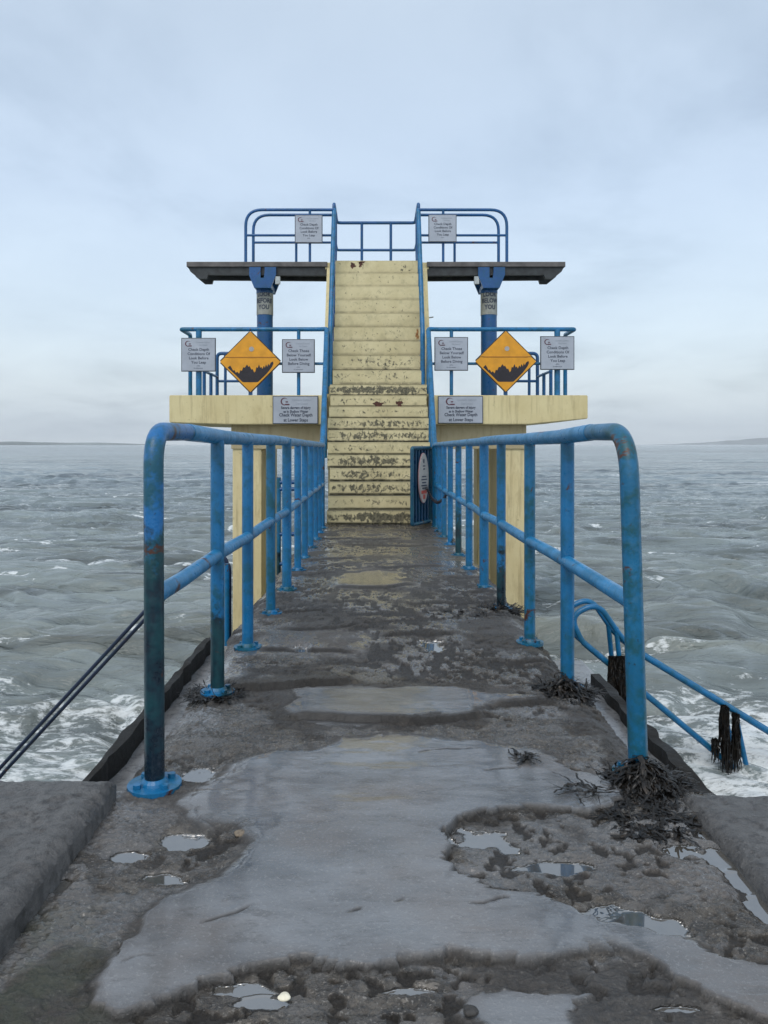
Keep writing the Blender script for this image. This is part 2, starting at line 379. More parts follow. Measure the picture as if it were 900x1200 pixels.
def sea_mat():
    m, t, b = newmat('rough_sea_water'); p = pos(t)
    a = t.nodes.new('ShaderNodeAttribute'); a.attribute_name = 'foam'; foam = a.outputs['Fac']
    a2 = t.nodes.new('ShaderNodeAttribute'); a2.attribute_name = 'silt'; silt = a2.outputs['Fac']
    s1 = noise(t, p, 1.1, 5, .55, .5, xyz=(.38, 1.2, 1)); s2 = noise(t, p, 4.5, 5, .6, .5, xyz=(.40, 1.2, 1))
    b1 = noise(t, p, .035, 8, .6, .3, xyz=(.35, 1, 1))
    a3 = t.nodes.new('ShaderNodeAttribute'); a3.attribute_name = 'tone'
    c = mix(t, silt, (.100, .134, .150), (.200, .222, .205))
    c = mix(t, 1.0, c, ramp(t, a3.outputs['Fac'], [(.1, g(.5)), (.5, g(1)), (.9, g(1.4))]), 'MULTIPLY')
    # lacy foam: broken cells driven by the foam amount
    vo = N(t, 'ShaderNodeTexVoronoi', Scale=3.6, Randomness=1.0, _feature='DISTANCE_TO_EDGE')
    mp = t.nodes.new('ShaderNodeMapping'); mp.inputs['Scale'].default_value = (.55, 1.3, 1); t.links.new(p, mp.inputs[0])
    wn = t.nodes.new('ShaderNodeTexNoise'); wn.inputs['Scale'].default_value = 2.2; wn.inputs['Detail'].default_value = 5; t.links.new(p, wn.inputs['Vector'])
    vmx = t.nodes.new('ShaderNodeMix'); vmx.data_type = 'RGBA'; vmx.inputs[0].default_value = .35
    t.links.new(mp.outputs[0], vmx.inputs[6]); t.links.new(wn.outputs['Color'], vmx.inputs[7]); t.links.new(vmx.outputs[2], vo.inputs['Vector'])
    lace = M(t, 'SUBTRACT', .32, vo.outputs['Distance'])
    f = M(t, 'ADD', M(t, 'ADD', M(t, 'MULTIPLY', foam, 1.15), M(t, 'MULTIPLY', lace, .9)), M(t, 'MULTIPLY', M(t, 'SUBTRACT', noise(t, p, 6, 7, .75, .3, xyz=(.7, 1.2, 1)), .5), 2.6))
    fm = M(t, 'MULTIPLY', ramp(t, f, [(.70, g(0)), (1.02, g(.92))]), M(t, 'GREATER_THAN', foam, .02))
    c = mix(t, M(t, 'MULTIPLY', fm, .85), c, (.74, .78, .79))
    setc(t, b, 'Base Color', c)
    setc(t, b, 'Roughness', mix(t, fm, (.09, .09, .09), (.7, .7, .7))); b.inputs['IOR'].default_value = 1.333
    bn = bump(t, None, s1, .75, .45)
    bn = bump(t, None, s2, .7, .10, bn)
    bn = bump(t, None, noise(t, p, .16, 5, .6, .4, xyz=(.35, 1.2, 1)), .5, 2.4, bn)
    bump(t, b, noise(t, p, 13, 3, .5, .3, xyz=(.5, 1.2, 1)), .3, .02, bn)
    return m
M_sea = sea_mat()
M_hill = simple('far_hill', (.22, .25, .25), .9, 0, .3, .002, 0)

# ------------------------------------------------------------------ sea and hills
SEA = -2.2
def build_sea():
    r1 = 1/np.linspace(1/5.5, 1/900.0, 1500); r2 = np.geomspace(930, 24000, 50); Yr = np.concatenate([r1, r2])
    U = np.concatenate([np.linspace(-1.6, -.60, 60, endpoint=False), np.linspace(-.60, .62, 820), np.linspace(.62, 1.6, 61)[1:]])
    Y, Uu = np.meshgrid(Yr, U, indexing='ij'); X = Uu*(Y+3.0)
    dY = np.gradient(Yr)[:, None]*np.ones_like(X)
    rng = np.random.RandomState(3); H = np.zeros_like(X); DX = np.zeros_like(X); DY = np.zeros_like(X)
    wx = (fbm(X*.16, Y*.16, 5, 4)-.5)*6; wy = (fbm(X*.18, Y*.18, 9, 4)-.5)*5
    gust = .55+.9*fbm(X*.035, Y*.06, 23, 4)
    for i in range(90):
        L = 0.35*(22/0.35)**((i+rng.rand())/90); th = R(90)+rng.randn()*R(22); k = 2*math.pi/L
        A = .0135*L**.70*(1.45 if L < 3 else .38)
        w = ss(.9, 2.2, L/np.abs(dY)); ph = k*((X+wx)*math.cos(th)+(Y+wy)*math.sin(th))+rng.rand()*6.28
        H += A*w*np.sin(ph); DX -= .9*A*w*math.cos(th)*np.cos(ph); DY -= .9*A*w*math.sin(th)*np.cos(ph)
    H *= .62*gust; DX *= .5*gust; DY *= .5*gust
    def swell(y0, amp, wid, s):
        yy = y0+(fbm(X*.14, X*0+3, s, 3)-.5)*3.0
        d = (Y-yy)/wid; a = amp*(.3+1.4*fbm(X*.2, X*0, s+4, 3))
        return np.where(d < 0, np.exp(-(d*1.7)**2), np.exp(-(d*.7)**2))*a
    sw = swell(12.6, .17, .7, 31)+swell(9.6, .10, .4, 41)
    H += sw+swell(17.5, .10, 1.0, 37)+swell(26, .12, 1.4, 47)
    near = ss(12.2, 9.0, Y+(fbm(X*.5, Y*.5, 71, 4)-.5)*3.5)
    n1 = fbm(X*.55, Y*1.1, 73, 5); n2 = fbm(X*1.6, Y*3.0, 79, 5)
    foam = near*(.12+.68*n1)
    right = ss(2, 5, X)*ss(11.5, 9.0, Y)*.22; foam = np.maximum(foam, foam+right)
    foam = np.maximum(foam,   .55*ss(.63, .72, fbm(X*.28+9, Y*.95, 83, 5))*ss(40, 14, Y)*ss(.45, .6, n2+.03))
    caps = ss(.685, .74, fbm(X*.55, Y*1.5, 91, 5))*ss(.48, .6, n2+.04)
    far = ss(.72, .76, fbm(X*.12, Y*.30, 97, 5))
    foam = np.maximum(foam, caps*.62*ss(14, 20, Y)*ss(90, 50, Y)); foam = np.maximum(foam, far*.55*ss(40, 60, Y)*ss(400, 150, Y))
    silt = ss(90, 9, Y)*.50+np.clip(sw*1.5, 0, .5)*ss(24, 10, Y)+.18*fbm(X*.1, Y*.3, 101, 3)
    tone = .5+(fbm(X*.35, Y*1.9, 111, 5)-.5)*1.3*ss(60, 20, Y)+(fbm(X*.07, Y*.28, 113, 5)-.5)*1.6*ss(15, 50, Y)+(fbm(X*.012, Y*.03, 117, 4)-.5)*1.2*ss(100, 300, Y)
    grid_mesh('sea', X+DX, Y+DY, SEA+H, M_sea, {'foam': np.clip(foam, 0, 1), 'silt': np.clip(silt, 0, 1), 'tone': np.clip(tone, 0, 1)})
build_sea()

def hill(name, x0, x1, Y, prof, depth=700):
    n = len(prof)*6; xs = np.linspace(x0, x1, n); hh = np.interp(np.linspace(0, 1, n), np.linspace(0, 1, len(prof)), prof)
    hh = hh*(1+.10*(fbm(xs*.004, xs*0, 5, 4)-.5))
    v = np.linspace(0, 1, 9); X = np.tile(xs, (9, 1)); Yg = np.tile((Y+(v-.5)*depth*1.0)[:, None], (1, n))
    Zg = SEA-1+np.sin(v*math.pi)[:, None]*(hh[None, :]+1)*(.85+.3*fbm(X*.006, Yg*.006, 3, 3))
    grid_mesh(name, X, Yg, Zg, M_hill, {})
hill('hills', -3300, -1350, 5200, [12, 14, 20, 17, 22, 24, 18, 14, 16, 11, 6, 0])
hill('hills', 8000, 13600, 22000, [0, 20, 50, 90, 140, 190, 220, 230, 250, 240], 3000)

# ------------------------------------------------------------------ walkway surface
def poly_sd(px, py, poly):
    """signed distance, positive inside; poly in metres"""
    d = np.full(px.shape, 1e9); ins = np.zeros(px.shape, bool); n = len(poly)
    for i in range(n):
        ax, ay = poly[i]; bx_, by = poly[(i+1) % n]; ex, ey = bx_-ax, by-ay; wx, wy = px-ax, py-ay
        tt = np.clip((wx*ex+wy*ey)/(ex*ex+ey*ey+1e-12), 0, 1)
        d = np.minimum(d, (wx-ex*tt)**2+(wy-ey*tt)**2)
        cnd = ((ay > py) != (by > py)) & (px < (bx_-ax)*(py-ay)/(by-ay+1e-12)+ax); ins ^= cnd
    return np.where(ins, np.sqrt(d), -np.sqrt(d))
def gp(l):
    out = []
    for x, y in l:
        Y = 900*EYE/(y-521); out.append(((x-439)*Y/900, Y))
    return out
XL, XR = -.84, .955
def build_walk():
    r0 = np.linspace(.55, 1.3, 60, endpoint=False); r1 = 1/np.linspace(1/1.3, 1/10.9, 950); Yr = np.concatenate([r0, r1])
    Xc = np.linspace(0, 1, 430)
    Y, U = np.meshgrid(Yr, Xc, indexing='ij')
    # ragged edges
    el = XL+(fbm(Yr*2.2, Yr*0, 3, 5)-.5)*.09-ss(4.2, 5, Yr)*.02; er = XR+(fbm(Yr*2.4, Yr*0+5, 8, 5)-.5)*.09
    el = np.where(Yr < 2.46, -.93, el); er = np.where(Yr < 2.46, 1.08, er)
    X = el[:, None]+(er-el)[:, None]*U
    wX = X+(fbm(X*5, Y*5, 11, 4, .55)-.5)*.11+(np.round(fbm(X*5, Y*5, 17, 2)*7)/7-.5)*.10; wY = Y+(fbm(X*4, Y*6, 12, 4, .55)-.5)*.09+(np.round(fbm(X*5, Y*6, 18, 2)*7)/7-.5)*.09
    A = gp([(95, 1160), (130, 1164), (190, 1158), (250, 1146), (330, 1128), (390, 1118), (450, 1109), (520, 1107), (600, 1113), (680, 1108), (740, 1118), (790, 1142), (850, 1166), (905, 1186), (990, 1215), (1010, 1130), (900, 1122), (830, 1104), (760, 1088), (700, 1078), (664, 1055), (630, 1042), (545, 1029), (548, 1020), (528, 1008), (516, 968), (530, 948), (600, 941), (690, 944), (725, 930), (712, 905), (650, 882), (560, 864), (480, 858), (400, 863), (330, 880), (270, 900), (222, 925), (200, 940), (232, 960), (290, 968), (298, 980), (262, 1002), (236, 1018), (200, 1040), (165, 1056), (145, 1085), (118, 1105), (100, 1135)])
    B = gp([(340, 840), (320, 828), (350, 815), (340, 808), (390, 803), (500, 804), (590, 812), (640, 815), (575, 826), (565, 834), (520, 839), (470, 844), (420, 849), (380, 847)])
    C = gp([(560, 1140), (520, 1165), (560, 1185), (600, 1250), (740, 1250), (655, 1190), (640, 1165), (672, 1150), (610, 1145)])
    Dp = gp([(385, 690), (440, 688), (495, 687), (490, 672), (455, 668), (400, 672)])
    E = gp([(240, 800), (290, 790), (270, 770), (330, 760), (420, 770), (440, 740), (340, 735), (300, 745), (250, 775)])
    F = gp([(330, 720), (400, 722), (470, 712), (520, 700), (600, 690), (560, 650), (540, 620), (350, 620), (345, 650), (320, 700)])
    sA, sB, sC, sD, sE, sF = (poly_sd(wX, wY, q) for q in (A, B, C, Dp, E, F))
    crisp = np.maximum(ss(1.78, 1.62, Y), ss(.12, .2, X)*ss(1.72, 1.9, Y)*ss(2.5, 2.3, Y)*ss(.8, .6, X))
    sharp = .006+.035*(1-crisp)*ss(.35, .6, fbm(X*2.5, Y*2.5, 14, 3))
    patA = ss(-sharp, sharp, sA); patB = ss(-sharp*1.3, sharp*1.3, sB); patC = ss(-.012, .012, sC)
    patD = ss(-.02, .02, sD); patE = ss(-.05, .05, sE)*.7; patF = ss(-.3, .2, sF)*.55
    patch = np.maximum.reduce([patA, patB, patC, patD, patE])
    # heights
    rdg = 1-np.abs(fbm(X*11, Y*17, 33, 5, .6)-.5)*4
    rough = (fbm(X*5, Y*8, 31, 6, .62)-.5)*.020+rdg*.004+(fbm(X*45, Y*60, 35, 4, .7)-.5)*.015
    base = -.012-.006*crisp+rough
    base += .012*ss(3.9, 4.6, Y)
    flat = ss(4.3, 6.5, Y); base = base*(1-.55*flat)
    pits = ss(.58, .66, fbm(X*26, Y*26, 39, 3))*ss(.38, .55, fbm(X*1.7, Y*1.7, 41, 3))*(1-patch)
    pits2 = np.maximum(ss(.585, .625, fbm(X*13, Y*8, 43, 4)), ss(.59, .63, fbm(X*21, Y*13, 44, 4)))*ss(3.2, 3.9, Y)*ss(9.5, 5.5, Y)*ss(.36, .5, fbm(X*1.5, Y*1.1, 45, 3))*(1-.85*np.maximum(patB, patE))
    pits = np.maximum(pits, pits2)
    base -= pits*.010*(1-.4*flat)
    top = (fbm(X*1.6, Y*2.2, 51, 4)-.5)*.012+(fbm(X*2.6, Y*6, 55, 4)-.5)*.006
    H = base*(1-patA)+top*patA
    H = H*(1-patB)+(top-.006)*patB
    H = H*(1-patC)+(-.016+top*.6)*patC
    H = H*(1-patE)+(base*.4-.006)*patE
    H = H*(1-patD)+(.0+top*.5)*patD
    # shallow layered lips across the path, like lifted skins of screed
    dirt_shade = pits*.95
    for (x0, x1, y0, y1, dz, s) in ((262, 420, 806, 799, .034, 1), (335, 480, 842, 847, .028, 21), (470, 575, 846, 836, .022, 22), (575, 660, 826, 824, .016, 23), (300, 420, 760, 764, .012, 24), (440, 540, 745, 742, .012, 25), (470, 600, 707, 704, .012, 26), (300, 390, 717, 715, .014, 27), (545, 600, 694, 692, .014, 28), (390, 492, 689, 686, .018, 2), (330, 430, 735, 733, .012, 3), (380, 440, 705, 704, .010, 4), (520, 580, 678, 676, .008, 5), (360, 420, 655, 654, .012, 6),
                                      (440, 520, 664, 663, .010, 7), (400, 505, 640, 639, .012, 8), (370, 470, 632, 632, .010, 9), (545, 640, 722, 719, .010, 10), (230, 300, 742, 738, .012, 11), (590, 650, 775, 770, .012, 12), (340, 400, 672, 671, .008, 13)):
        (ax, ay), (bx_, by) = gp([(x0, y0), (x1, y1)])
        yl = ay+(X-ax)*(by-ay)/(bx_-ax)+(fbm(X*3.0, X*0+s, 60+s, 5)-.5)*(.03+.035*ay)
        wx = ss(ax-.05, ax+.08, X)*ss(bx_+.05, bx_-.08, X)
        dd = Y-yl; k = np.where(dd > 0, np.exp(-dd/.22), 0)*ss(0, .010, dd)
        H += dz*k*wx; face = np.exp(-((dd-.004)/(.012+.0050*ay))**2)*wx  # face: dark strip coloured in as the shadow of each lip
        dirt_shade = np.maximum(dirt_shade, face)
        H -= .006*face
    # dark line painted as the shade under the edges of the lifted slabs
    edge = np.exp(-((sA+.005)/.006)**2)*np.maximum(crisp*.95, ss(.48, .6, fbm(X*3, Y*3, 77, 4))*.6)
    edge = np.maximum(edge, np.exp(-((sB+.012)/.014)**2)*.8*ss(.3, .5, fbm(X*3, Y*3, 78, 4)))
    dirt_shade = np.maximum(dirt_shade, edge)
    # hairline cracks in the screed
    for (x0, y0, x1, y1) in ((530, 1045, 400, 1068), (545, 1060, 680, 1044), (300, 1058, 230, 1082), (560, 878, 470, 880), (610, 898, 560, 902), (190, 1115, 140, 1132)):
        (ax, ay), (bx_, by) = gp([(x0, y0), (x1, y1)])
        ex, ey = bx_-ax, by-ay; L = math.hypot(ex, ey); u = ((X-ax)*ex+(Y-ay)*ey)/L; vv = (-(X-ax)*ey+(Y-ay)*ex)/L+(fbm(X*9, Y*9, 88, 5)-.5)*.06
        k = np.exp(-(vv/.0045)**2)*ss(0, .04, u)*ss(L, L-.04, u)*ss(.3, .5, fbm(X*14, Y*14, 89, 3)); H -= .004*k; dirt_shade = np.maximum(dirt_shade, k*.85)
    # worn strip along the edges of the causeway
    ed = np.minimum(X-el[:, None], er[:, None]-X); H -= .03*ss(.10, 0, ed)*(Y > 2.46)
    # puddles (dish + level water)
    pud = np.zeros_like(X)
    P = [(150, 995, 27, 8), (220, 978, 27, 12), (240, 901, 34, 7), (200, 1021, 30, 9), (73, 1025, 11, 10), (800, 988, 24, 10), (655, 1008, 50, 7), (700, 1062, 42, 9), (752, 1076, 62, 15), (570, 976, 48, 13), (830, 972, 16, 8),
         (272, 1150, 42, 10), (850, 1000, 26, 16), (878, 1030, 22, 16), (905, 1060, 24, 20), (505, 752, 16, 6), (560, 1092, 24, 3), (880, 1160, 30, 4), (300, 1163, 34, 6), (490, 1150, 40, 5), (790, 1170, 36, 4), (350, 757, 12, 4)]
    for (cx_, cy_, rx, ry) in P:
        (mx, my), = gp([(cx_, cy_)]); rx *= 1.2; ry *= 1.25; sx = rx*my/900; (_, ya), (_, yb) = gp([(cx_, cy_-ry), (cx_, cy_+ry)]); sy = abs(ya-yb)/2
        q = 1-np.sqrt(((X-mx)/sx)**2+((Y-my)/sy)**2)+(fbm(X*16, Y*16, 95, 4)-.5)*1.25
        pm = ss(.0, .34, q)*(1-patA*.97)
        lvl = -.024
        H = H*(1-pm)+lvl*pm; pud = np.maximum(pud, ss(.80, .97, pm))
        rim = ss(-.35, .1, q)*(1-pm)*(1-patA); H = H*(1-rim*.55)+(lvl+.003)*rim*.55
    dirt_shade = dirt_shade*(1-pud)
    damp = ss(.50, .62, fbm(X*3.2+4, Y*3.2, 99, 5))*(1-patch)
    sm = ss(.53, .57, fbm(X*4+3, Y*5, 104, 5))*(1-pud)*.45*(1-flat*.3)      # remnants of screed in the rough parts
    patch2 = np.clip(np.maximum.reduce([patch, patF, sm]), 0, 1)
    dirt_shade = np.maximum(dirt_shade, damp*.6*(1-pud))
    green = ss(.2, .9, ss(-.2, -.8, X)*ss(2.2, 1.5, Y))*(1-patch)
    tan = np.maximum(ss(-.12, .15, sD+(fbm(X*5, Y*4, 120, 5)-.5)*.6)*.5, ss(.55, .62, fbm(X*1.4, Y*.9, 107, 3))*ss(3.2, 4, Y)*.4*(1-pud))
    grid_mesh('walkway', X, Y, H, M_walk, {'patch': patch2, 'puddle': pud, 'dirt_shade': np.clip(np.maximum(dirt_shade, .5*np.exp(-((sA+.004)/.012)**2)*(1-pud)), 0, 1), 'green': green, 'tan': np.clip(tan, 0, 1)})
build_walk()
# the causeway body under the surface, with its side walls
bm = bmesh.new(); bx(bm, XL+.07, XR-.07, 2.55, 10.85, -3.2, -.075, .02)
tag(part('causeway', bm, M_wall), kind='structure')
def rough_block(name, x0, x1, y0, y1, z0, z1, m, lean=0, res=.03, sd=1, amp=.02):
    """block whose top and visible edges are worn: a displaced top sheet plus rounded rim"""
    bm = bmesh.new(); nx = max(4, int((x1-x0)/res)); ny = max(4, int((y1-y0)/res))
    xs = np.linspace(x0, x1, nx); ys = np.linspace(y0, y1, ny); X, Y = np.meshgrid(xs, ys, indexing='ij')
    e = np.minimum.reduce([X-x0, x1-X, Y-y0, y1-Y]); Z = z1-.03*np.exp(-e/.018)+(fbm(X*6, Y*6, sd, 5)-.5)*amp+(fbm(X*30, Y*30, sd+9, 4)-.5)*amp*.45-ss(.58, .68, fbm(X*22, Y*22, sd+4, 3))*amp*.35
    jx = (fbm(Y*5, Y*0, sd+3, 4)-.5)*.018; w0 = ss(.06, 0, X-x0); w1 = ss(.06, 0, x1-X); Xn = X+jx*(w0+w1)
    V = [[bm.verts.new((Xn[i, j], Y[i, j], Z[i, j])) for j in range(ny)] for i in range(nx)]
    for i in range(nx-1):
        for j in range(ny-1): bm.faces.new((V[i][j], V[i+1][j], V[i+1][j+1], V[i][j+1]))
    rim = [V[i][0] for i in range(nx)]+[V[nx-1][j] for j in range(1, ny)]+[V[i][ny-1] for i in range(nx-2, -1, -1)]+[V[0][j] for j in range(ny-2, 0, -1)]
    bot = [bm.verts.new((v.co.x, v.co.y, z0)) for v in rim]; n = len(rim)
    for i in range(n): bm.faces.new((rim[i], bot[i], bot[(i+1) % n], rim[(i+1) % n]))
    bmesh.ops.recalc_face_normals(bm, faces=bm.faces[:])
    return tag(part(name, bm, m, smooth=True), kind='structure')
rough_block('pavement', -1.75, -.808, .9, 2.41, -3.0, .068, M_block, sd=5, res=.0105, amp=.014)
rough_block('pavement', .962, 2.2, .9, 2.41, -3.0, .022, M_block, sd=15, res=.0105, amp=.014)
rough_block('pavement', -6.0, -1.757, .9, 2.41, -3.0, .066, M_block, sd=25, res=.04)
rough_block('pavement', 2.207, 6.0, .9, 2.41, -3.0, .022, M_block, sd=35, res=.04)
bm = bmesh.new(); bx(bm, -14, 14, -9, .895, -3.2, -.035, .01); bx(bm, -.9, 1.05, .85, 2.6, -3.2, -.08)
tag(part('promenade', bm, M_block), kind='structure')
# wet ledges and weedy kerbs beside the causeway
bm = bmesh.new(); bx(bm, -1.0, XL+.10, 2.42, 4.6, -.5, -.10, .01); tag(part('ledge', bm, M_ledge), kind='structure')
bm = bmesh.new(); bx(bm, XR-.10, 1.16, 2.42, 4.3, -.5, -.10, .01); tag(part('ledge', bm, M_ledge), kind='structure')
def kerb(x0, x1, y0, y1, z1, sd):
    bm = bmesh.new(); n = 40; ring = []
    for i in range(n):
        t = i/(n-1); y = y0+(y1-y0)*t; j = (float(vn(np.array([y*9.0]), np.array([sd*1.0]), sd)[0])-.5)*.022; k = (float(vn(np.array([y*12.0]), np.array([3.0]), sd)[0])-.5)*.02
        ring.append([bm.verts.new(c) for c in ((x0+j, y, -.45), (x1+k, y, -.45), (x1+k, y, z1+j*.6), (x0+j, y, z1+k*.6))])
    for i in range(n-1):
        for k in range(4): bm.faces.new((ring[i][k], ring[i][(k+1) % 4], ring[i+1][(k+1) % 4], ring[i+1][k]))
    bm.faces.new(ring[0][::-1]); bm.faces.new(ring[-1]); bmesh.ops.recalc_face_normals(bm, faces=bm.faces[:])
    return tag(part('kerb', bm, M_kerb), kind='structure')
kerb(-.98, -.945, 2.44, 4.45, -.015, 4); kerb(1.08, 1.125, 2.44, 3.85, -.045, 6)

# ------------------------------------------------------------------ stepped diving tower
TX = .055
tower = thing('diving_tower', 'cream painted concrete diving tower with steep central staircase at the end of the walkway', 'diving tower', (TX, 10.65, 0))
r1_, t1_ = .19, .20
def step(x0, x1, y0, y1, z0, z1, m, name='step', rc=.028):
    bm = bmesh.new()
    prof = [(y0, z1), (y0, z0+.024), (y0+rc, z0+.020), (y0+rc, z0-.03), (y1, z0-.03), (y1, z1)]
    prism_x(bm, prof, x0, x1)
    ed = [e for e in bm.edges if all(abs(v.co.z-z1) < 1e-5 and abs(v.co.y-y0) < 1e-5 for v in e.verts)]
    bmesh.ops.bevel(bm, geom=ed, offset=.014, segments=3, affect='EDGES')
    part(name, bm, m, tower)
for n in range(11):
    z0 = n*r1_; y0 = 10.6+n*t1_
    if n < 4: xa, xb = -.66, .785
    elif n < 7: xa, xb = -.70, .83
    elif n < 10: xa, xb = -.725, .845
    else: xa, xb = -.745, .865
    j = .012*math.sin(n*7.1)
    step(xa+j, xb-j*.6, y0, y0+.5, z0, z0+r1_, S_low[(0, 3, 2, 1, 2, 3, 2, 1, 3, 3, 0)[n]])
for n in range(9):
    z0 = 2.09+n*.26; y0 = 12.83+n*.13; j = .008*math.sin(n*5.3)
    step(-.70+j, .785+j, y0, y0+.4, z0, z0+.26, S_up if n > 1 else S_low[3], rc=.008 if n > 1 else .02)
def blot(cx_, cz_, rx, rz, y, sd, m):
    rng = random.Random(sd); bm = bmesh.new(); n = 26
    ph = [rng.uniform(0, 6.28) for _ in range(5)]
    pts = []
    for k in range(n):
        a = 2*math.pi*k/n; q = 1+.18*math.sin(3*a+ph[0])+.16*math.sin(5*a+ph[1])+.14*math.sin(8*a+ph[2])+rng.uniform(-.12, .12)
        pts.append((cx_+rx*q*math.cos(a), cz_+rz*q*math.sin(a)))
    prism(bm, pts, y-.003, y+.004); part('rust_patch', bm, m, tower, label='red brown rust patch on the riser')
M_rust = simple('rust_stain', (.07, .022, .012), .7, 0, .6, 40, .3); M_rust2 = simple('orange_rust', (.26, .12, .035), .7, 0, .5, 30, .2)
yq = 10.6+9*t1_; zq = 9*r1_
blot(PX(443, yq), zq+.045, .075, .045, yq, 1, M_rust); blot(PX(468, yq), zq+.055, .05, .05, yq, 2, M_rust)
yq = 12.83+8*.13; zq = 2.09+8*.26
blot(PX(413.5, yq), zq+.17, .045, .05, yq, 3, M_rust); blot(PX(422.5, yq), zq+.19, .03, .05, yq, 4, M_rust); blot(PX(424, yq), zq+.23, .06, .015, yq, 6, M_rust)
yq = 12.83+3*.13; zq = 2.09+3*.26
blot(PX(489, yq), zq+.13, .025, .09, yq, 5, M_rust2)
# body: stringers and core
bm = bmesh.new()
prism_x(bm, [(12.95, 1.2), (12.95, 2.25), (14.02, 4.38), (14.35, 4.38), (14.35, 1.2)], -.868, -.708)
part('stringer', bm, C_wall, tower)
bm = bmesh.new()
prism_x(bm, [(12.95, 1.2), (12.95, 2.25), (14.02, 4.38), (14.35, 4.38), (14.35, 1.2)], .793, .955)
part('stringer', bm, C_wall, tower)
bm = bmesh.new(); bx(bm, -.86, .945, 14.2, 16.1, -3.0, 4.30, .02); bx(bm, -.62, .74, 11.2, 14.1, -3.0, -.06, .01)
part('core_wall', bm, C_wall, tower)
bm = bmesh.new(); bx(bm, -.90, .985, 13.99, 16.15, 4.30, 4.425, .01); part('top_platform', bm, C_wall, tower)
# lower side platforms on beams and columns
for s, (xo, xi) in ((-1, (-3.41, -.80)), (1, (3.54, .90))):
    bm = bmesh.new()
    if s > 0: prism(bm, [(xi, 1.44), (2.55, 1.44), (xo, 1.535), (xo, 1.925), (xi, 1.925)], 12.75, 15.9)
    else: prism(bm, [(xi, 1.44), (xi, 1.925), (xo, 1.925), (xo, 1.47), (-2.4, 1.44)], 12.75, 15.9)
    bmesh.ops.bevel(bm, geom=bm.edges[:], offset=.012, segments=2, affect='EDGES')
    part('side_platform', bm, C_wall, tower)
    bm = bmesh.new(); a, b_ = sorted((xi, -2.43 if s < 0 else 2.57)); bx(bm, a, b_, 13.0, 13.6, 1.03, 1.446, .012); part('beam', bm, C_beam_shade, tower)
    bm = bmesh.new(); a, b_ = ((-2.41, -1.92) if s < 0 else (2.21, 2.555)); bx(bm, a, b_, 13.03, (13.95 if s < 0 else 14.7), -3.0, 1.035, .015); part('column', bm, C_col, tower)
    bm = bmesh.new(); a, b_ = ((-2.42, -2.0) if s < 0 else (2.03, 2.5)); bx(bm, a, b_, 15.2, 15.75, -3.0, 1.45, .015); part('column', bm, C_col, tower)

# ------------------------------------------------------------------ high diving boards on steel columns
def board(s, label):
    x_out = -3.42 if s < 0 else 3.47; x_in = -.86 if s < 0 else .95
    t = thing('diving_board', label, 'diving board', ((x_in+x_out)/2, 14.2, 4.2), 'high diving boards')
    bm = bmesh.new(); a, b_ = sorted((x_out, x_in)); bx(bm, a, b_, 13.96, 14.55, 4.34, 4.43, .008); part('deck', bm, M_steel_top, t)
    bm = bmesh.new(); o = -s
    prism(bm, [(x_out+o*.02, 4.339), (x_out+o*.06, 4.26), (x_out+o*.22, 4.13), (x_out+o*.36, 4.13), (x_out+o*.38, 4.20), (x_in, 4.185), (x_in, 4.339)], 14.0, 14.08); part('web', bm, M_steel, t)
    bm = bmesh.new()
    prism(bm, [(x_out+o*.02, 4.339), (x_out+o*.06, 4.26), (x_out+o*.22, 4.13), (x_out+o*.36, 4.13), (x_out+o*.38, 4.20), (x_in, 4.185), (x_in, 4.339)], 14.43, 14.51); part('web', bm, M_steel, t)
    return t
board(-1, 'dark flat diving board jutting from the upper left of the cream tower')
board(1, 'dark flat diving board jutting from the upper right of the cream tower')
def lettering(lines, size, loc, m, parent, name='lettering', spacing=1.25, wrap_r=None, squeeze=1.0, bold=0.0):
    for i, ln in enumerate(lines):
        if not ln: continue
        s = size[i] if isinstance(size, list) else size
        cu = bpy.data.curves.new('txt', 'FONT'); cu.body = ln; cu.size = s; cu.align_x = 'CENTER'; cu.offset = bold; cu.resolution_u = 2
        o = bpy.data.objects.new('txt', cu); col.objects.link(o); bpy.context.view_layer.update()
        me = bpy.data.meshes.new_from_object(o.evaluated_get(bpy.context.evaluated_depsgraph_get()))
        t = bmesh.new(); t.from_mesh(me); bpy.data.objects.remove(o); bpy.data.curves.remove(cu); bpy.data.meshes.remove(me)
        off = (sum(size[:i]) if isinstance(size, list) else size*i)*spacing
        for v in t.verts:
            x, y = v.co.x*squeeze, v.co.y-off
            if wrap_r: a = x/wrap_r; v.co = Vector((math.sin(a)*wrap_r, -math.cos(a)*wrap_r, y))
            else: v.co = Vector((x, 0, y))
        bmt = bmesh.new(); join(bmt, t, Matrix.Translation(loc)); part(name, bmt, m, parent)
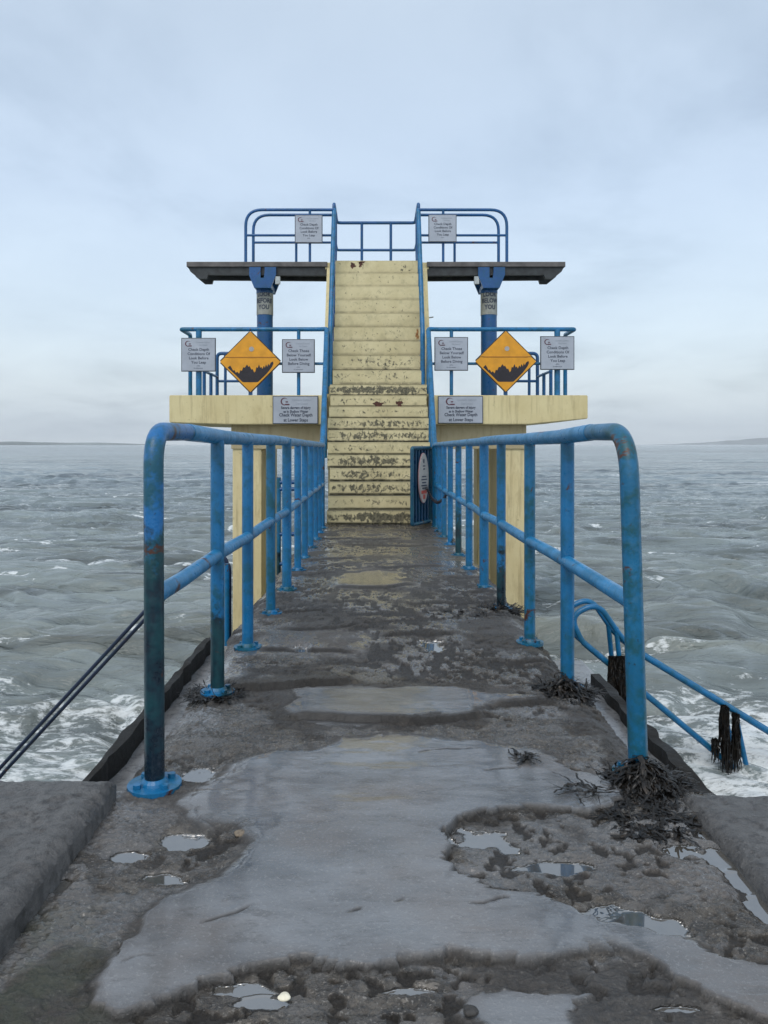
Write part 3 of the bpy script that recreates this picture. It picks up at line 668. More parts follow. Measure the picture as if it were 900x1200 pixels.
def steel_column(s, X, label, lines):
    Y = 14.25; t = thing('support_column', label, 'column', (X, Y, 1.92), 'steel columns under the high boards')
    r = .148
    bm = bmesh.new(); tube(bm, [(X, Y, 1.92), (X, Y, 4.02)], r, 28); part('pole', bm, P_deep, t, True)
    bm = bmesh.new(); disc(bm, (X, Y, 1.94), .24, .03); part('base_plate', bm, P_deep, t)
    bm = bmesh.new(); tube(bm, [(X, Y, 3.50), (X, Y, 3.99)], r+.006, 28); bd = part('band', bm, M_band, t, True)
    lettering(lines, .115, (X, Y, 3.83), M_text, bd, wrap_r=r+.009, spacing=1.02, squeeze=.85, bold=.004)
    # forked head
    bm = bmesh.new(); h = [( -.15, 3.95), (.15, 3.95), (.245, 4.19), (.245, 4.325), (.04, 4.325), (.04, 4.25), (.025, 4.13), (-.035, 4.13), (-.035, 4.25), (-.035, 4.325), (-.24, 4.325), (-.24, 4.17)]
    prism(bm, [(X+a, b) for a, b in h], 13.93, 13.975); prism(bm, [(X+a, b) for a, b in h], 14.53, 14.57)
    part('forked_bracket', bm, P_deep, t)
    bm = bmesh.new()
    tube(bm, fillet([(X-.0, 14.25, 3.9), (X, 14.25, 3.99)], 0), .16, 20)
    bx(bm, X-.15, X+.15, 13.975, 14.53, 3.955, 4.04)
    part('cross_head', bm, P_deep, t)
    bm = bmesh.new(); bx(bm, X-s*.27-.04, X-s*.27+.05, 13.94, 13.99, 4.02, 4.16, .008); part('clamp', bm, M_galv, t)
steel_column(-1, -2.035, 'blue steel column with a yellowed lettered band under the left high board', ['LOOK', 'BEFORE', 'YOU'])
steel_column(1, 2.12, 'blue steel column with a greyish lettered band under the right high board', ['LOOK', 'BELOW', 'YOU'])

# ------------------------------------------------------------------ tower rails
def pipes(name, parent, lst, r, m, fr=.12, seg=10):
    for pts in lst:
        bm = bmesh.new(); tube(bm, fillet(pts, fr), r, seg); part(name, bm, m, parent, True)
ZT = 4.425
def top_side_rail(Y, s, xo, posts, zt, zm, label, stub=None):
    t = thing('guard_rail', label, 'guard rail', (s*1.6+TX, Y, ZT), 'blue guard rails on the high boards')
    xi = -.735 if s < 0 else .80
    pipes('top_rail', t, [[(xo, Y, ZT), (xo, Y, zt), (xi, Y, zt)]], .028, P_far, .30)
    pipes('mid_rail', t, [[(xo, Y, zm), (xi, Y, zm)]], .022, P_far)
    for p in posts: pipes('post', t, [[(p, Y, ZT), (p, Y, zt if p == stub else zm)]], .024, P_far)
top_side_rail(14.0, -1, -2.35, [-1.18], 5.385, 4.92, 'nearer arched blue guard rail on the left high board, carrying a sign', -1.18)
top_side_rail(14.5, -1, -2.29, [-1.48], 5.44, 4.92, 'farther arched blue guard rail on the left high board, behind the one with the sign')
top_side_rail(14.0, 1, 2.41, [1.25], 5.385, 4.92, 'nearer arched blue guard rail on the right high board, carrying a sign', 1.25)
top_side_rail(14.5, 1, 2.34, [1.51], 5.44, 4.92, 'farther arched blue guard rail on the right high board, behind the one with the sign')
t = thing('guard_rail', 'blue guard rail across the back of the top platform, above the head of stairs', 'guard rail', (TX, 15.5, ZT))
Yb = 15.5
pipes('top_rail', t, [[(-.76, 14.35, ZT), (-.76, 14.35, 5.62), (-.76, Yb, 5.58), (.82, Yb, 5.58), (.82, 14.35, 5.62), (.82, 14.35, ZT)]], .032, P_far, .09)
pipes('mid_rail', t, [[(-.76, 14.35, 5.03), (-.76, Yb, 5.03), (.82, Yb, 5.03), (.82, 14.35, 5.03)]], .027, P_far, .06)
for px in (424, 458): pipes('post', t, [[(PX(px, Yb), Yb, ZT), (PX(px, Yb), Yb, 5.58)]], .028, P_far)

def side_rails(s, label_front, label_side, label_back):
    Y = 12.86; Z0 = 1.92; zt = 3.035; zm = 2.46
    xi = -.80 if s < 0 else .90; xc = -3.24 if s < 0 else 3.35
    def X_(px): return PX(px, Y)
    t = thing('guard_rail', label_front, 'guard rail', (s*2+TX, Y, Z0), 'front rails of the side platforms')
    end = [(xc, 13.5, Z0)]
    pipes('top_rail', t, [[(xi, Y-.06, 1.95), (xi, Y-.06, zt-.005), (xi+s*.15, Y, zt), (xc, Y, zt), (xc, 13.5, zt), (xc, 13.5, Z0)]], .036, P_plain, [.02, .10, .05, .05])
    xm = X_(381) if s < 0 else X_(504)
    pipes('mid_rail', t, [[(xm, Y, zm), (X_(262) if s < 0 else X_(634), Y, zm)]], .024, P_plain)
    thick = X_(233) if s < 0 else X_(653)
    pipes('post', t, [[(thick, Y, Z0), (thick, Y, zt)]], .050, P_bright)
    pp = X_(350) if s < 0 else X_(529)
    pipes('post', t, [[(pp, Y, Z0), (pp, Y, zt)]], .030, P_plain)
    pp = X_(293) if s < 0 else X_(593)
    pipes('post', t, [[(pp, Y, Z0), (pp, Y, zm)]], .026, P_plain)
    t2 = thing('guard_rail', label_side, 'guard rail', (xc, 15.3, Z0), 'rear rails of the side platforms')
    pipes('post', t2, [[(xc, 14.6, Z0), (xc, 14.6, 2.52)]], .034, P_far)
    pipes('post', t2, [[(xc, 15.2, Z0), (xc, 15.2, 2.52)]], .034, P_far)
    pipes('mid_rail', t2, [[(xc, 14.55, 2.50), (xc, 15.75, 2.50)]], .026, P_far)
    x2 = xc-s*1.0
    t3 = thing('guard_rail', label_back, 'guard rail', (xc, 15.8, Z0), 'back rails of the side platforms')
    pipes('top_rail', t3, [[(xc, 15.8, Z0), (xc, 15.8, 2.98), (x2, 15.8, 2.98), (x2, 15.8, Z0)]], .036, P_far, .10)
    pipes('mid_rail', t3, [[(xc, 15.8, 2.41), (x2, 15.8, 2.41)]], .028, P_far)
    pipes('post', t3, [[(xc-s*.17, 15.8, Z0), (xc-s*.17, 15.8, 2.98)]], .030, P_far)
side_rails(-1, 'long blue guard rail along the front of the left lower platform', 'short low blue rail at outer side of the left lower platform, below the leftmost sign', 'blue back corner rail of the left lower platform, half hidden by the amber diamond')
side_rails(1, 'long blue guard rail along the front of the right lower platform', 'short low blue rail at outer side of the right lower platform, below the rightmost sign', 'blue back corner rail of the right lower platform, half hidden by the amber diamond')

# handrails of the stairs
def stair_rail(s):
    sd = 'left' if s < 0 else 'right'
    x0, x1 = (-.72, -.80) if s < 0 else (.825, .895)
    t = thing('handrail', f'bright blue handrail up the {sd} side of the lower stairs to the side platform', 'handrail', (x0, 10.6, 0), 'blue stair handrails')
    pipes('rail', t, [[(x0, 10.45, 1.07), (x0, 10.7, 1.2), ((x0+x1)/2, 11.8, 2.15), (x1, 12.78, 3.0)]], .040, P_bright, .1)
    pipes('post', t, [[(x0, 10.5, -.03), (x0, 10.5, 1.1)]], .040, P_bright)
    xm = x0+(x1-x0)*.55
    pipes('post', t, [[(xm, 11.8, .9), (xm, 11.8, 2.15)]], .034, P_plain)
    x2 = -.745 if s < 0 else .805
    t = thing('handrail', f'blue handrail climbing the {sd} side of the steep upper stairs to the top platform', 'handrail', (x2, 12.9, 2.09), 'blue stair handrails')
    pipes('rail', t, [[(x2, 12.86, 2.08), (x2, 12.86, 2.95), (x2-s*.005, 14.03, 5.40)]], .040, P_bright, .15, 12)
    pipes('rail', t, [[(x2-s*.03, 13.0, 2.4), (x2-s*.03, 13.1, 2.6), (x2-s*.03, 14.12, 4.62), (x2-s*.03, 14.12, 5.36)]], .026, P_deep, .15, 12)
    for q in (13.3, 13.75): pipes('post', t, [[(x2-s*.0, q, 2.09+(q-12.83)*2.0-.1), (x2-s*.0, q, 2.95+(q-12.86)*2.094)]], .024, P_plain)
stair_rail(-1); stair_rail(1)
bm = bmesh.new(); tube(bm, [(PX(497, 13.4), 13.6, PZ(371, 13.4)), (PX(508, 13.4), 13.45, PZ(371, 13.4))], .012, 8)
tag(part('bracket', bm, M_galv, None, origin=(.93, 13.5, 3.3)), 'tiny pale metal peg sticking out of the right side of the upper stairs', 'bracket')

# ------------------------------------------------------------------ signs
def crescent(bm, cx_, cz_, r, y):
    n = 20; out = []; inn = []
    for i in range(n+1):
        a = R(35)+R(290)*i/n
        w = .34*math.sin(math.pi*(i+.6)/(n+1.2))
        out.append((cx_+r*math.cos(a), cz_+r*math.sin(a))); inn.append((cx_+r*(1-w)*math.cos(a), cz_+r*(1-w)*math.sin(a)))
    vo = [bm.verts.new((x, y, z)) for x, z in out]; vi = [bm.verts.new((x, y, z)) for x, z in inn]
    for i in range(n): bm.faces.new((vo[i], vi[i], vi[i+1], vo[i+1]))
def notice(px0, px1, py0, py1, Y, lines, label, group, sizes, head=None, small=None, low=False, tilt=0):
    x0, x1 = PX(px0, Y), PX(px1, Y); z1, z0 = PZ(py0, Y), PZ(py1, Y); w = x1-x0; h = z1-z0; cxx = (x0+x1)/2
    t = thing('notice_sign', label, 'sign', (cxx, Y, (z0+z1)/2), group)
    bm = bmesh.new(); bx(bm, x0, x1, Y-.012, Y+.012, z0, z1, .006); part('rim', bm, M_edge, t)
    bm = bmesh.new(); e = .014; bx(bm, x0+e, x1-e, Y-.018, Y-.010, z0+e, z1-e, .002); part('plate', bm, M_sign, t)
    yf = Y-.0205; lx = x0+w*(.26 if low else .20); lz = z1-h*(.20 if low else .175); rr = h*(.135 if low else .085)
    bm = bmesh.new(); crescent(bm, lx, lz, rr, yf); bx(bm, lx+rr*.15, lx+rr*1.35, yf-.001, yf, lz-rr*.95, lz-rr*.62); bx(bm, lx+rr*.3, lx+rr*.95, yf-.001, yf, lz-rr*.25, lz+rr*.05); part('logo', bm, M_logo, t)
    lettering(['Comhairle Cathrach', 'City Council'], h*(.105 if low else .062), (x0+w*.64, yf, lz+h*.02), M_head, t, squeeze=.8, name='heading')
    lettering(lines, [h*k for k in sizes], (cxx+w*.01, yf, z1-h*(.46 if low else .385)), M_text, t, spacing=(1.08 if low else 1.10), squeeze=1.0 if not low else .86, bold=h*(.004 if low else .0015))
    if small: lettering(small, h*.055, (cxx, yf, z0+h*.15), M_text, t, squeeze=.8, name='small_print')
    # two fixing clips
    for dx in (-.38, .38):
        bm = bmesh.new(); disc(bm, (cxx+dx*w, Y-.021, z1-h*.05), .007, .006, 10, 'Y'); part('fixing', bm, M_galv, t)
    if tilt: t.rotation_euler = (0, R(tilt), 0)
L1 = ['Check Depth', 'Conditions Of', 'Look Before', 'You Leap']; L2 = ['Check Those', 'Below Yourself', 'Look Below', 'Before Diving']
L3 = ['Severe dangers of injury', 'as in Shallow Water', 'Check Water Depth', 'at Lower Steps']
sz = [.115]*4; G1 = 'grey notices on the rails'
notice(212.5, 253, 396, 435.5, 12.78, L1, 'leftmost small grey square notice, outside the left amber diamond on the lower rail', G1, sz, small=['of fire', 'for information'])
notice(330.5, 369, 397.5, 437, 12.78, L2, 'small grey square notice between the left amber diamond and the stairs', G1, sz, small=['of fire', 'for information'])
notice(509, 548.5, 395, 434.5, 12.78, L2, 'small grey square notice between the stairs and the right amber diamond', G1, sz, small=['of fire', 'for information'])
notice(633, 673, 394, 433.5, 12.78, L1, 'rightmost small grey square notice, outside the right amber diamond on the lower rail', G1, sz, small=['of fire', 'for information'])
notice(345.5, 378, 252, 285, 13.94, L1, 'small grey square notice on the guard rail of the left high board', G1, sz, small=['of fire'])
notice(502, 535, 251.5, 284, 13.94, L1, 'small grey square notice on the guard rail of the right high board', G1, sz, small=['of fire'])
notice(319.5, 373, 464, 497, 12.72, L3, 'wide grey notice with bold lettering on the front edge of the left lower platform', 'wide notices on the platform edges', [.125, .125, .165, .165], low=True)
notice(513, 566, 464, 496.5, 12.72, L3, 'wide grey notice with bold lettering on the front edge of the right lower platform', 'wide notices on the platform edges', [.125, .125, .165, .165], low=True)

def diamond(pxc, pyc, label):
    Y = 12.76; X = PX(pxc, Y); Z = PZ(pyc, Y); h = .505
    t = thing('warning_sign', label, 'warning sign', (X, Y, Z), 'amber diamond warning signs')
    def dia(bm, k, y0, y1):
        prism(bm, [(X, Z+k), (X+k, Z), (X, Z-k), (X-k, Z)], y0, y1)
    bm = bmesh.new(); dia(bm, h+.022, Y-.006, Y+.012)
    bmesh.ops.bevel(bm, geom=[e for e in bm.edges if abs(e.verts[0].co.y-e.verts[1].co.y) > .005], offset=.03, segments=3, affect='EDGES'); part('rim', bm, M_frame, t)
    # the plate is two pressed sheets meeting at a shallow horizontal crease
    bm = bmesh.new(); k = h-.002; zc = Z+.075; f = k-.075
    prism(bm, [(X, Z+k), (X+f, zc+.004), (X-f, zc+.004)], Y-.016, Y-.006)
    prism(bm, [(X+f-.006, zc-.006), (X+k, Z), (X, Z-k), (X-k, Z), (X-f+.006, zc-.006)], Y-.016, Y-.006); part('plate', bm, M_yel, t)
    bm = bmesh.new(); bx(bm, X-f+.06, X+f-.06, Y-.020, Y-.012, zc-.012, zc+.006, .002); part('crease', bm, M_yeldk, t)
    bm = bmesh.new(); disc(bm, (X+.02, Y-.017, Z+.21), .040, .008, 24, 'Y'); part('disc', bm, M_white, t)
    # black jagged silhouette filling the lower corner
    pts = [(-.375, -.10), (-.335, -.06), (-.31, -.10), (-.285, -.15), (-.265, -.135), (-.24, -.185), (-.215, -.165), (-.185, -.20), (-.165, -.14), (-.14, -.15), (-.115, -.09), (-.09, -.10), (-.055, -.045), (-.03, -.085), (-.012, -.07), (.02, -.13), (.04, -.12), (.065, -.18), (.085, -.16), (.10, -.09), (.12, -.105), (.145, -.045), (.165, -.10), (.185, -.085),
           (.20, -.12), (.225, -.065), (.24, -.10), (.262, -.045), (.28, -.085), (.30, -.03), (.315, -.065), (.34, -.015), (.375, .005), (.385, -.03), (.36, -.085), (.28, -.19), (.20, -.27), (.13, -.335), (.10, -.34), (-.10, -.34), (-.13, -.335), (-.25, -.215)]
    bm = bmesh.new(); prism(bm, [(X+a, Z+b) for a, b in pts], Y-.0185, Y-.013); bmesh.ops.triangulate(bm, faces=bm.faces[:]); part('silhouette', bm, M_blk, t)
    bm = bmesh.new(); bx(bm, X-.03, X+.03, Y+.008, Y+.04, 1.93, Z-h+.08, .004); part('stub_post', bm, P_deep, t)
diamond(293.5, 424, 'amber diamond warning sign on the left lower platform rail, blue column behind its right side')
diamond(592.5, 423.5, 'amber diamond warning sign on the right lower platform rail, blue column behind its left side')

# ------------------------------------------------------------------ walkway railings
def base_flange(parent, X, Y, m, r=.082):
    bm = bmesh.new(); disc(bm, (X, Y, -.004), r, .016, 30); bmesh.ops.bevel(bm, geom=[e for e in bm.edges if e.is_manifold and e.calc_face_angle(0) > 1], offset=.004, segments=2, affect='EDGES')
    for k in range(4):
        a = R(45+90*k); disc(bm, (X+math.cos(a)*r*.72, Y+math.sin(a)*r*.72, .010), .013, .016, 6)
    tube(bm, [(X, Y, .002), (X, Y, .012), (X, Y, .022)], [.046, .042, .034], 20)
    return part('base_flange', bm, m, parent)
def walkway_rail(s, xs, ys, mats, ztop, zmid, rb, label):
    t = thing('railing', label, 'railing', (xs[0], ys[0], 0), 'blue railings along both sides of the walkway')
    def XX(y): return float(np.interp(y, [ys[0], 5.9, 10.3], xs))
    zt = lambda y: float(np.interp(y, [2.5, 10.4], ztop)); zm = lambda y: float(np.interp(y, [2.5, 10.4], zmid))
    lean = .035 if s > 0 else .004
    x0 = XX(ys[0]); yj = ys[4]
    # near end: post bending over into the rail, first section runs to the joint post
    path = fillet([(x0, ys[0], -.01), (x0-lean, ys[0], zt(ys[0]))]+[(x0-lean*.9, ys[0]+.45, zt(ys[0])+.004)]+[(XX(y)-lean*.3+.004*math.sin(y*3), y, zt(y)-.004*math.sin(y*2)) for y in (3.6, 4.4, 5.2, yj)], [rb, .6, .6, .6, .6], 12)
    # split the bent pipe: upright part and rail part
    ib = next(i for i, p in enumerate(path) if p.y > ys[0]+rb*1.6)
    up = [path[0].lerp(path[1], k/24) for k in range(24)]+path[1:ib+1]
    bm = bmesh.new(); tube(bm, up, .032, 18); p0 = part('post', bm, mats[0], t, True)
    base_flange(p0, x0, ys[0], P_bright if s < 0 else P_teal, .086)
    bm = bmesh.new(); tube(bm, path[ib:], .0335, 18); part('top_rail', bm, P_rail_sheen, t, True)
    y2 = 10.42
    bm = bmesh.new(); tube(bm, [(XX(y), y, zt(y)) for y in np.linspace(yj-.02, y2, 12)], .033, 16); part('top_rail', bm, P_rail_sheen, t, True)
    bm = bmesh.new(); tube(bm, [(XX(y)-lean*.45*max(0, 1-(y-ys[0])/1.0)+.003*math.sin(y*5), y, zm(y)+.003*math.sin(y*4)) for y in np.linspace(ys[0], y2, 26)], .029, 16); part('mid_rail', bm, P_rail_sheen, t, True)
    for i in range(1, len(ys)):
        y = ys[i]; x = XX(y); rr = .036 if i == 4 else .031
        bm = bmesh.new(); tube(bm, [(x, y, z) for z in np.linspace(-.02, zt(y)+(.02 if i == 4 else -.02), 14)], rr, 16); p = part('post', bm, mats[min(i, len(mats)-1)], t, True)
        base_flange(p, x, y, P_low if i % 2 else P_teal, .076)
walkway_rail(-1, [-.716, -.672, -.70], [2.50, 3.44, 4.20, 5.05, 5.88, 6.77, 7.5, 8.25, 9.0, 9.65, 10.2], [P_dark, P_mid, P_plain, P_teal, P_plain, P_plain, P_low, P_plain, P_plain], (1.148, 1.10), (.612, .575), .12, 'blue pipe railing along the left side of the walkway, nearest post rusty and blackened')
walkway_rail(1, [.89, .848, .83], [2.59, 3.50, 4.30, 5.20, 5.95, 6.86, 7.7, 8.5, 9.2, 9.8, 10.3], [P_teal, P_plain, P_teal, P_mid, P_plain, P_low, P_mid, P_low, P_plain], (1.150, 1.10), (.572, .555), .17, 'blue pipe railing along the right side of the walkway, seaweed heaped at its nearest posts')

# ------------------------------------------------------------------ gate standing open
def gate():
    ax, ay, bx_, by = .488, 10.0, .765, 10.55
    t = thing('gate', 'narrow dark blue gate standing open at the foot of the stairs on the right', 'gate', (bx_, by, 0))
    d = Vector((bx_-ax, by-ay, 0)); L = d.length; d.normalize()
    def pt(u, z): return (ax+d.x*u, ay+d.y*u, z)
    bm = bmesh.new(); tube(bm, fillet([pt(L, .06), pt(0, .06), pt(0, 1.06), pt(L, 1.06), pt(L, .06)], .03), .026, 10); part('frame', bm, M_gate, t, True)
    for u in np.linspace(.12, L-.1, 5): pipes('bar', t, [[pt(u, .06), pt(u, 1.06)]], .013, M_gate2)
    ang = math.atan2(d.y, d.x); m = Matrix.Translation(pt(L*.5, .56)) @ Matrix.Rotation(ang, 4, 'Z')
    q = bmesh.new(); bx(q, -L*.5+.03, L*.5-.03, .012, .02, -.48, .48, .002); bm = bmesh.new(); join(bm, q, m); part('panel', bm, M_gate2, t)
    m = Matrix.Translation(pt(L*.47, .66)) @ Matrix.Rotation(ang, 4, 'Z')
    def on(fn, name, mat, par):
        q = bmesh.new(); fn(q); b2 = bmesh.new(); join(b2, q, m); return part(name, b2, mat, par)
    # tall oval notice
    def oval(q, a, b, y0, y1):
        prism(q, [(a*math.cos(2*math.pi*k/36), b*math.sin(2*math.pi*k/36)) for k in range(36)], y0, y1)
    rim = on(lambda q: oval(q, .165, .335, -.040, -.030), 'round_sign', M_pink, t)
    rim['label'] = 'pale round notice with a thin red rim and dark marks'
    on(lambda q: oval(q, .155, .325, -.046, -.038), 'face', M_white, rim)
    def marks(q):
        for k, (z, w) in enumerate(((.16, .04), (.12, .03), (.02, .07), (-.02, .09), (-.06, .07), (-.10, .09), (-.135, .06))): bx(q, -w, w, -.049, -.0465, z-.008, z+.008)
        bx(q, -.03, .01, -.049, -.0465, .20, .25)
    on(marks, 'marks', M_text, rim)
    on(lambda q: (bx(q, -.09, .09, -.049, -.0465, -.21, -.165), bx(q, -.03, .04, -.049, -.0465, -.28, -.22)), 'red_mark', M_red, rim)
gate()
# chain looped from gate to railing
def chain():
    a = Vector((.70, 10.3, .52)); b = Vector((.845, 9.1, .50)); bm = bmesh.new(); n = 34
    for i in range(n):
        tt = i/(n-1); p = a.lerp(b, tt); p.z -= .13*math.sin(math.pi*tt)
        q = bmesh.new(); ring = [Vector((.026*math.cos(k/10*2*math.pi), 0, .017*math.sin(k/10*2*math.pi))) for k in range(11)]
        tube(q, ring, .006, 6, False)
        dr = (b-a).normalized(); m = Matrix.Translation(p) @ dr.to_track_quat('X', 'Z').to_matrix().to_4x4() @ Matrix.Rotation(R(90*(i % 2)), 4, 'X')
        join(bm, q, m)
    tag(part('chain', bm, M_blk, None, origin=(.78, 9.6, .4)), 'dark chain hanging between the open gate and the right railing', 'chain')
chain()

# ------------------------------------------------------------------ handrails and steps going down to the water
def loop_rail(label, s, Y, pts_up, rr, posts, m, r=.029):
    t = thing('handrail', label, 'handrail', (pts_up[0][0], Y, -2), 'double handrails of the steps down to the water')
    return t
# right: two parallel loops
for k, (Y, lab) in enumerate(((8.0, 'nearer of the two blue looped handrails descending to the water at the right'), (8.28, 'farther of the two blue looped handrails descending to the water at the right'))):
    t = thing('handrail', lab, 'handrail', (2.2, Y, -1.6), 'looped blue handrails of the right steps')
    def q(px, py): return (PX(px, 8.0), Y, PZ(py, 8.0))
    up = [q(960, 894), q(900, 857), q(740, 760), q(712, 727)]
    loop = fillet([q(960, 894), q(735, 757), q(700, 706), q(668, 722), q(682, 752), q(890, 925)], [.9, .28, .22, .28, .5], 12)
    bm = bmesh.new(); tube(bm, loop, .030, 10); part('rail', bm, P_plain, t, True)
    for (xa, ya, xb) in ((722, 735, 733), (862, 838, 876)):
        zt = PZ(ya, 8.0); bm = bmesh.new(); tube(bm, [(PX(xa, 8.0), Y, zt), (PX(xb, 8.0), Y, -2.3 if xa > 800 else -1.75)], .026, 10); part('post', bm, P_plain, t, True)
# left: two close rails
for k, (Y, dz, lab) in enumerate(((7.0, 0, 'upper of the two dark blue rails sloping down to the water at the left'), (7.12, -.065, 'lower of the two dark blue rails sloping down to the water at the left'))):
    t = thing('handrail', lab, 'handrail', (-1.4, Y, -1.3), 'sloping dark rails of the left steps')
    def q(px, py): return (PX(px, 7.0), Y, PZ(py, 7.0)+dz)
    bm = bmesh.new(); tube(bm, fillet([q(-60, 970), q(0, 900), q(214, 668), q(240, 657), q(266, 650), (PX(266, 7.0), Y, -1.4)], [2.0, .3, .4, .08, 0], 10), .018, 10); part('rail', bm, P_black, t, True)
    for xx in (40,):
        bm = bmesh.new(); tube(bm, [(PX(-20, 7), Y, PZ(922, 7)+dz), (PX(-20, 7), Y, -3.0)], .022, 10); part('post', bm, P_black, t, True)
bm = bmesh.new(); tube(bm, [(PX(266, 6.8), 6.8, -1.4), (PX(266, 6.8), 6.8, .05)], .022, 10)
tag(part('post', bm, P_plain, None, True, origin=(PX(266, 6.8), 6.8, -1.4)), 'slim blue upright just outside the left railing beside its second post', 'post')
# the submerged-looking stone steps that carry them
for s in (-1, 1):
    bm = bmesh.new()
    for n in range(6):
        xa = (1.3+n*.45); z = -1.72-n*.22
        a, b_ = sorted((s*xa, s*(xa+.47)))
        bx(bm, a, b_, 7.3 if s < 0 else 7.8, 8.3 if s < 0 else 8.5, -3.2, z, .015)
    tag(part('steps', bm, M_wall), kind='structure')
# a ladder fixed outside the left railing
t = thing('ladder', 'dark blue steel ladder standing outside the left railing near the tower', 'ladder', (-1.12, 9.0, -1.5))
for X in (-1.13, -.90): pipes('stile', t, [[(X, 9.05, -2.3), (X, 9.05, .72)]], .026, P_teal)
for z in (.66, .58, .05, -.3, -.6): pipes('rung', t, [[(-1.13, 9.05, z), (-.90, 9.05, z)]], .024, P_deep)

# ------------------------------------------------------------------ seaweed
def strands(name, c, rad, n, h, label, group, lay=1.0, flat=False, hang=None, width=.0052, parent=None, sd=0):
    rng = random.Random(sd); bm = bmesh.new()
    for i in range(n):
        a = rng.random()*6.283; rr = rad*math.sqrt(rng.random())*(.62 if not flat else 1)
        if hang: p = Vector((c[0]+(rng.random()-.5)*rad*2, c[1]+(rng.random()-.5)*.09, c[2]+rng.random()*.02)); 
        else:
            hh = h*max(0, 1-(rr/rad/.75)**1.0)*rng.random()*(.7+.6*math.sin(a*3+sd)**2) if not flat else rng.random()*.012
            p = Vector((c[0]+math.cos(a)*rr, c[1]+math.sin(a)*rr, c[2]+max(.004, hh)))
        a2 = rng.uniform(0, 6.283); d = Vector((math.cos(a2), math.sin(a2), rng.uniform(-.4, .1))); L = rng.uniform(.03, .12)*lay; k = 7; w = width*rng.uniform(.5, 1.6)
        if hang: d = Vector((rng.uniform(-.05, .05), rng.uniform(-.05, .05), -1)); L = hang*rng.uniform(.3, 1); k = 8
        pts = [p.copy()]
        for j in range(k):
            nz_ = .5 if not hang else .22
            d = (d+Vector((rng.uniform(-nz_, nz_), rng.uniform(-nz_, nz_), rng.uniform(-.6, .2) if not hang else -.9))).normalized()
            if not hang and pts[-1].z < c[2]+.008: d.z = max(d.z, rng.uniform(0, .25))
            q = pts[-1]+d*(L/k)
            if not hang: q.z = max(q.z, c[2]+.003)
            pts.append(q)
        prev = None
        for j, q in enumerate(pts):
            tdir = (pts[min(j+1, k)]-pts[max(j-1, 0)]).normalized(); sdv = tdir.cross(Vector((rng.uniform(-.3, .3), rng.uniform(-.3, .3), 1)))
            if sdv.length < .05: sdv = Vector((1, 0, 0))
            sdv.normalize(); up = tdir.cross(sdv); ww = w*(1-.6*j/k)*rng.uniform(.7, 1.3)
            cur = [bm.verts.new(q+sdv*ww), bm.verts.new(q+up*ww*.3), bm.verts.new(q-sdv*ww), bm.verts.new(q-up*ww*.3)]
            if prev:
                for m_ in range(4): bm.faces.new((prev[m_], prev[(m_+1) % 4], cur[(m_+1) % 4], cur[m_]))
            prev = cur
    o = part(name, bm, M_weed, parent, origin=None if parent else c)
    if not parent: tag(o, label, 'seaweed', group)
    return o
strands('seaweed_heap', (.885, 2.53, -.02), .14, 2800, .095, 'largest tangled heap of black seaweed round the nearest right railing post', 'seaweed on the walkway', 1.1, sd=1)
strands('seaweed_heap', (.86, 3.47, -.02), .15, 2000, .085, 'dark bushy heap of seaweed round the second post of the right railing', 'seaweed on the walkway', 1.0, sd=2)
strands('seaweed_heap', (.84, 5.18, -.02), .15, 1100, .06, 'low dark seaweed at the foot of the blackened fourth post of the right railing', 'seaweed on the walkway', 1.5, sd=3)
strands('seaweed_patch', (-.72, 3.42, -.015), .10, 500, .014, 'flat black seaweed round the foot of the second left railing post', 'seaweed on the walkway', .9, True, sd=4)
strands('seaweed_patch', (.82, 2.30, -.018), .12, 500, .02, 'thin scatter of black seaweed on the concrete in front of the largest heap', 'seaweed on the walkway', .9, True, sd=5)
strands('seaweed_patch', (.60, 5.0, -.012), .17, 120, .02, 'faint trail of seaweed scraps left of the blackened fourth right post', 'seaweed on the walkway', 1.3, True, sd=6)
strands('seaweed_patch', (.53, 2.70, .002), .035, 26, .01, 'tiny curl of seaweed on the smooth screed left of the largest heap', 'seaweed on the walkway', .6, True, sd=7)
strands('seaweed_strand', (.66, 2.44, .004), .05, 24, .01, 'thin seaweed strand reaching left from the largest heap', 'seaweed on the walkway', 1.0, True, sd=8)
strands('seaweed_clump', (PX(728, 7.93), 7.93, PZ(772, 7.93)), .11, 1300, .1, 'thick black seaweed wrapped round the upper posts of the right looped handrails', 'seaweed on the handrails', hang=1.0, width=.016, sd=9)
strands('seaweed_clump', (PX(849, 7.93), 7.93, PZ(829, 7.93)), .022, 140, .1, 'ragged seaweed hanging from the rail left of the lower right handrail post', 'seaweed on the handrails', hang=.75, width=.011, sd=10)
strands('seaweed_clump', (PX(862, 7.93), 7.93, PZ(838, 7.93)), .022, 110, .1, 'seaweed strips hanging just left of the lower right handrail post', 'seaweed on the handrails', hang=.6, width=.011, sd=11)
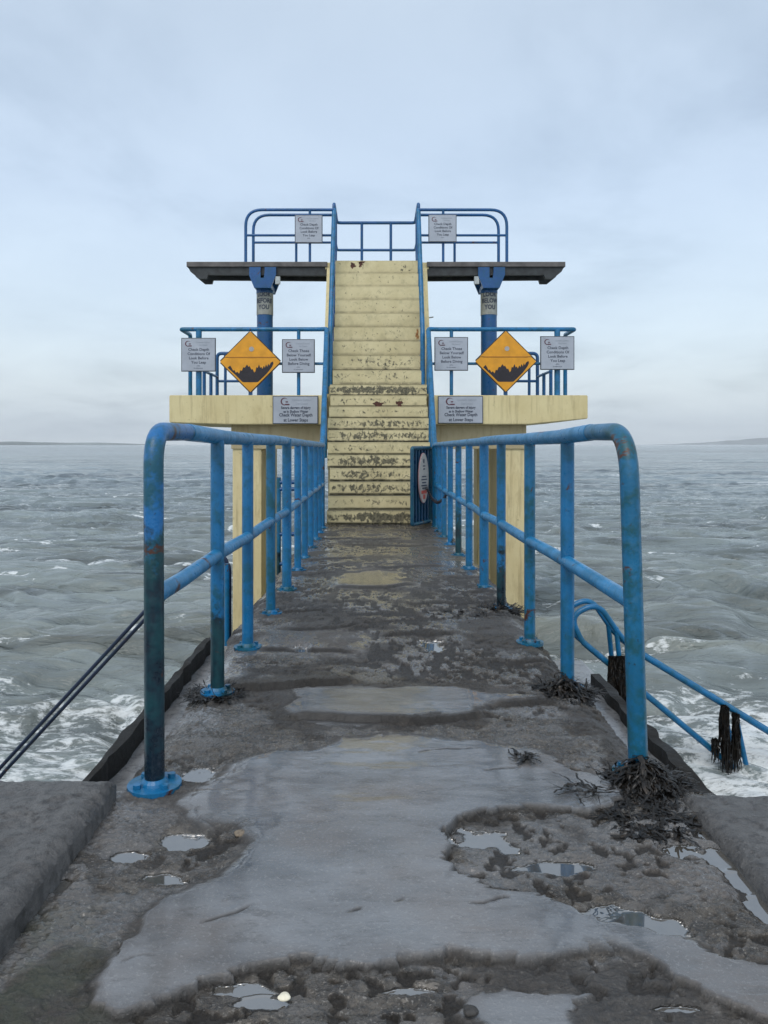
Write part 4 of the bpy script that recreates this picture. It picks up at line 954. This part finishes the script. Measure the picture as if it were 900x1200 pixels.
strands('seaweed_clump', (PX(838, 7.93), 7.93, PZ(868, 7.93)), .03, 30, .1, 'wisp of seaweed on the lowest rail at the right', 'seaweed on the handrails', hang=.25, width=.011, sd=12)
# a few loose stones and a shell
def pebble(px, py, r, m, label, name='pebble', cat='pebble', group=None, flat=.5, sd=0):
    (x, y), = gp([(px, py)]); bm = bmesh.new(); bmesh.ops.create_icosphere(bm, subdivisions=3, radius=r); rng = random.Random(sd)
    ph = [rng.uniform(0, 6) for _ in range(4)]
    for v in bm.verts:
        k = 1+.16*math.sin(v.co.x/r*2.2+ph[0])+.14*math.sin(v.co.y/r*2.7+ph[1])+.1*math.sin(v.co.z/r*3+ph[2])
        v.co = Vector((v.co.x*k*1.3, v.co.y*k, v.co.z*k*flat))
    bmesh.ops.translate(bm, verts=bm.verts, vec=(x, y, -.012+r*flat*.6))
    tag(part(name, bm, m, None, True, origin=(x, y, -.01)), label, cat, group)
pebble(333, 1162, .010, M_shell, 'tiny cream shell lying on the broken concrete at the bottom of the view', 'shell', 'shell', sd=3)
M_peb = stone('dark_pebble', (.03, .028, .025), (.06, .055, .05), .4, 3)
pebble(553, 1180, .014, M_peb, 'small dark stone near the bottom edge of the walkway, right of the shell', sd=5)
pebble(677, 1080, .016, M_peb, 'dark stone beside the puddle strip on the right of the smooth screed', sd=6)
M_buff = stone('buff_pebble', (.16, .12, .08), (.26, .21, .15), .4, 3)
pebble(281, 974, .014, M_buff, 'buff stone lump where the rough concrete notches into the smooth screed on the left', sd=8)

# ------------------------------------------------------------------ haze
bm = bmesh.new(); bx(bm, -40000, 40000, -60, 24500, SEA-1.4, 620)
hz = part('haze', bm, None); hz['kind'] = 'stuff'
m = bpy.data.materials.new('haze'); m.use_nodes = True; t = m.node_tree; t.nodes.clear()
v = N(t, 'ShaderNodeVolumePrincipled', Density=.00003); v.inputs['Color'].default_value = (.93, .96, 1, 1)
o = t.nodes.new('ShaderNodeOutputMaterial'); t.links.new(v.outputs[0], o.inputs['Volume']); hz.data.materials.append(m)
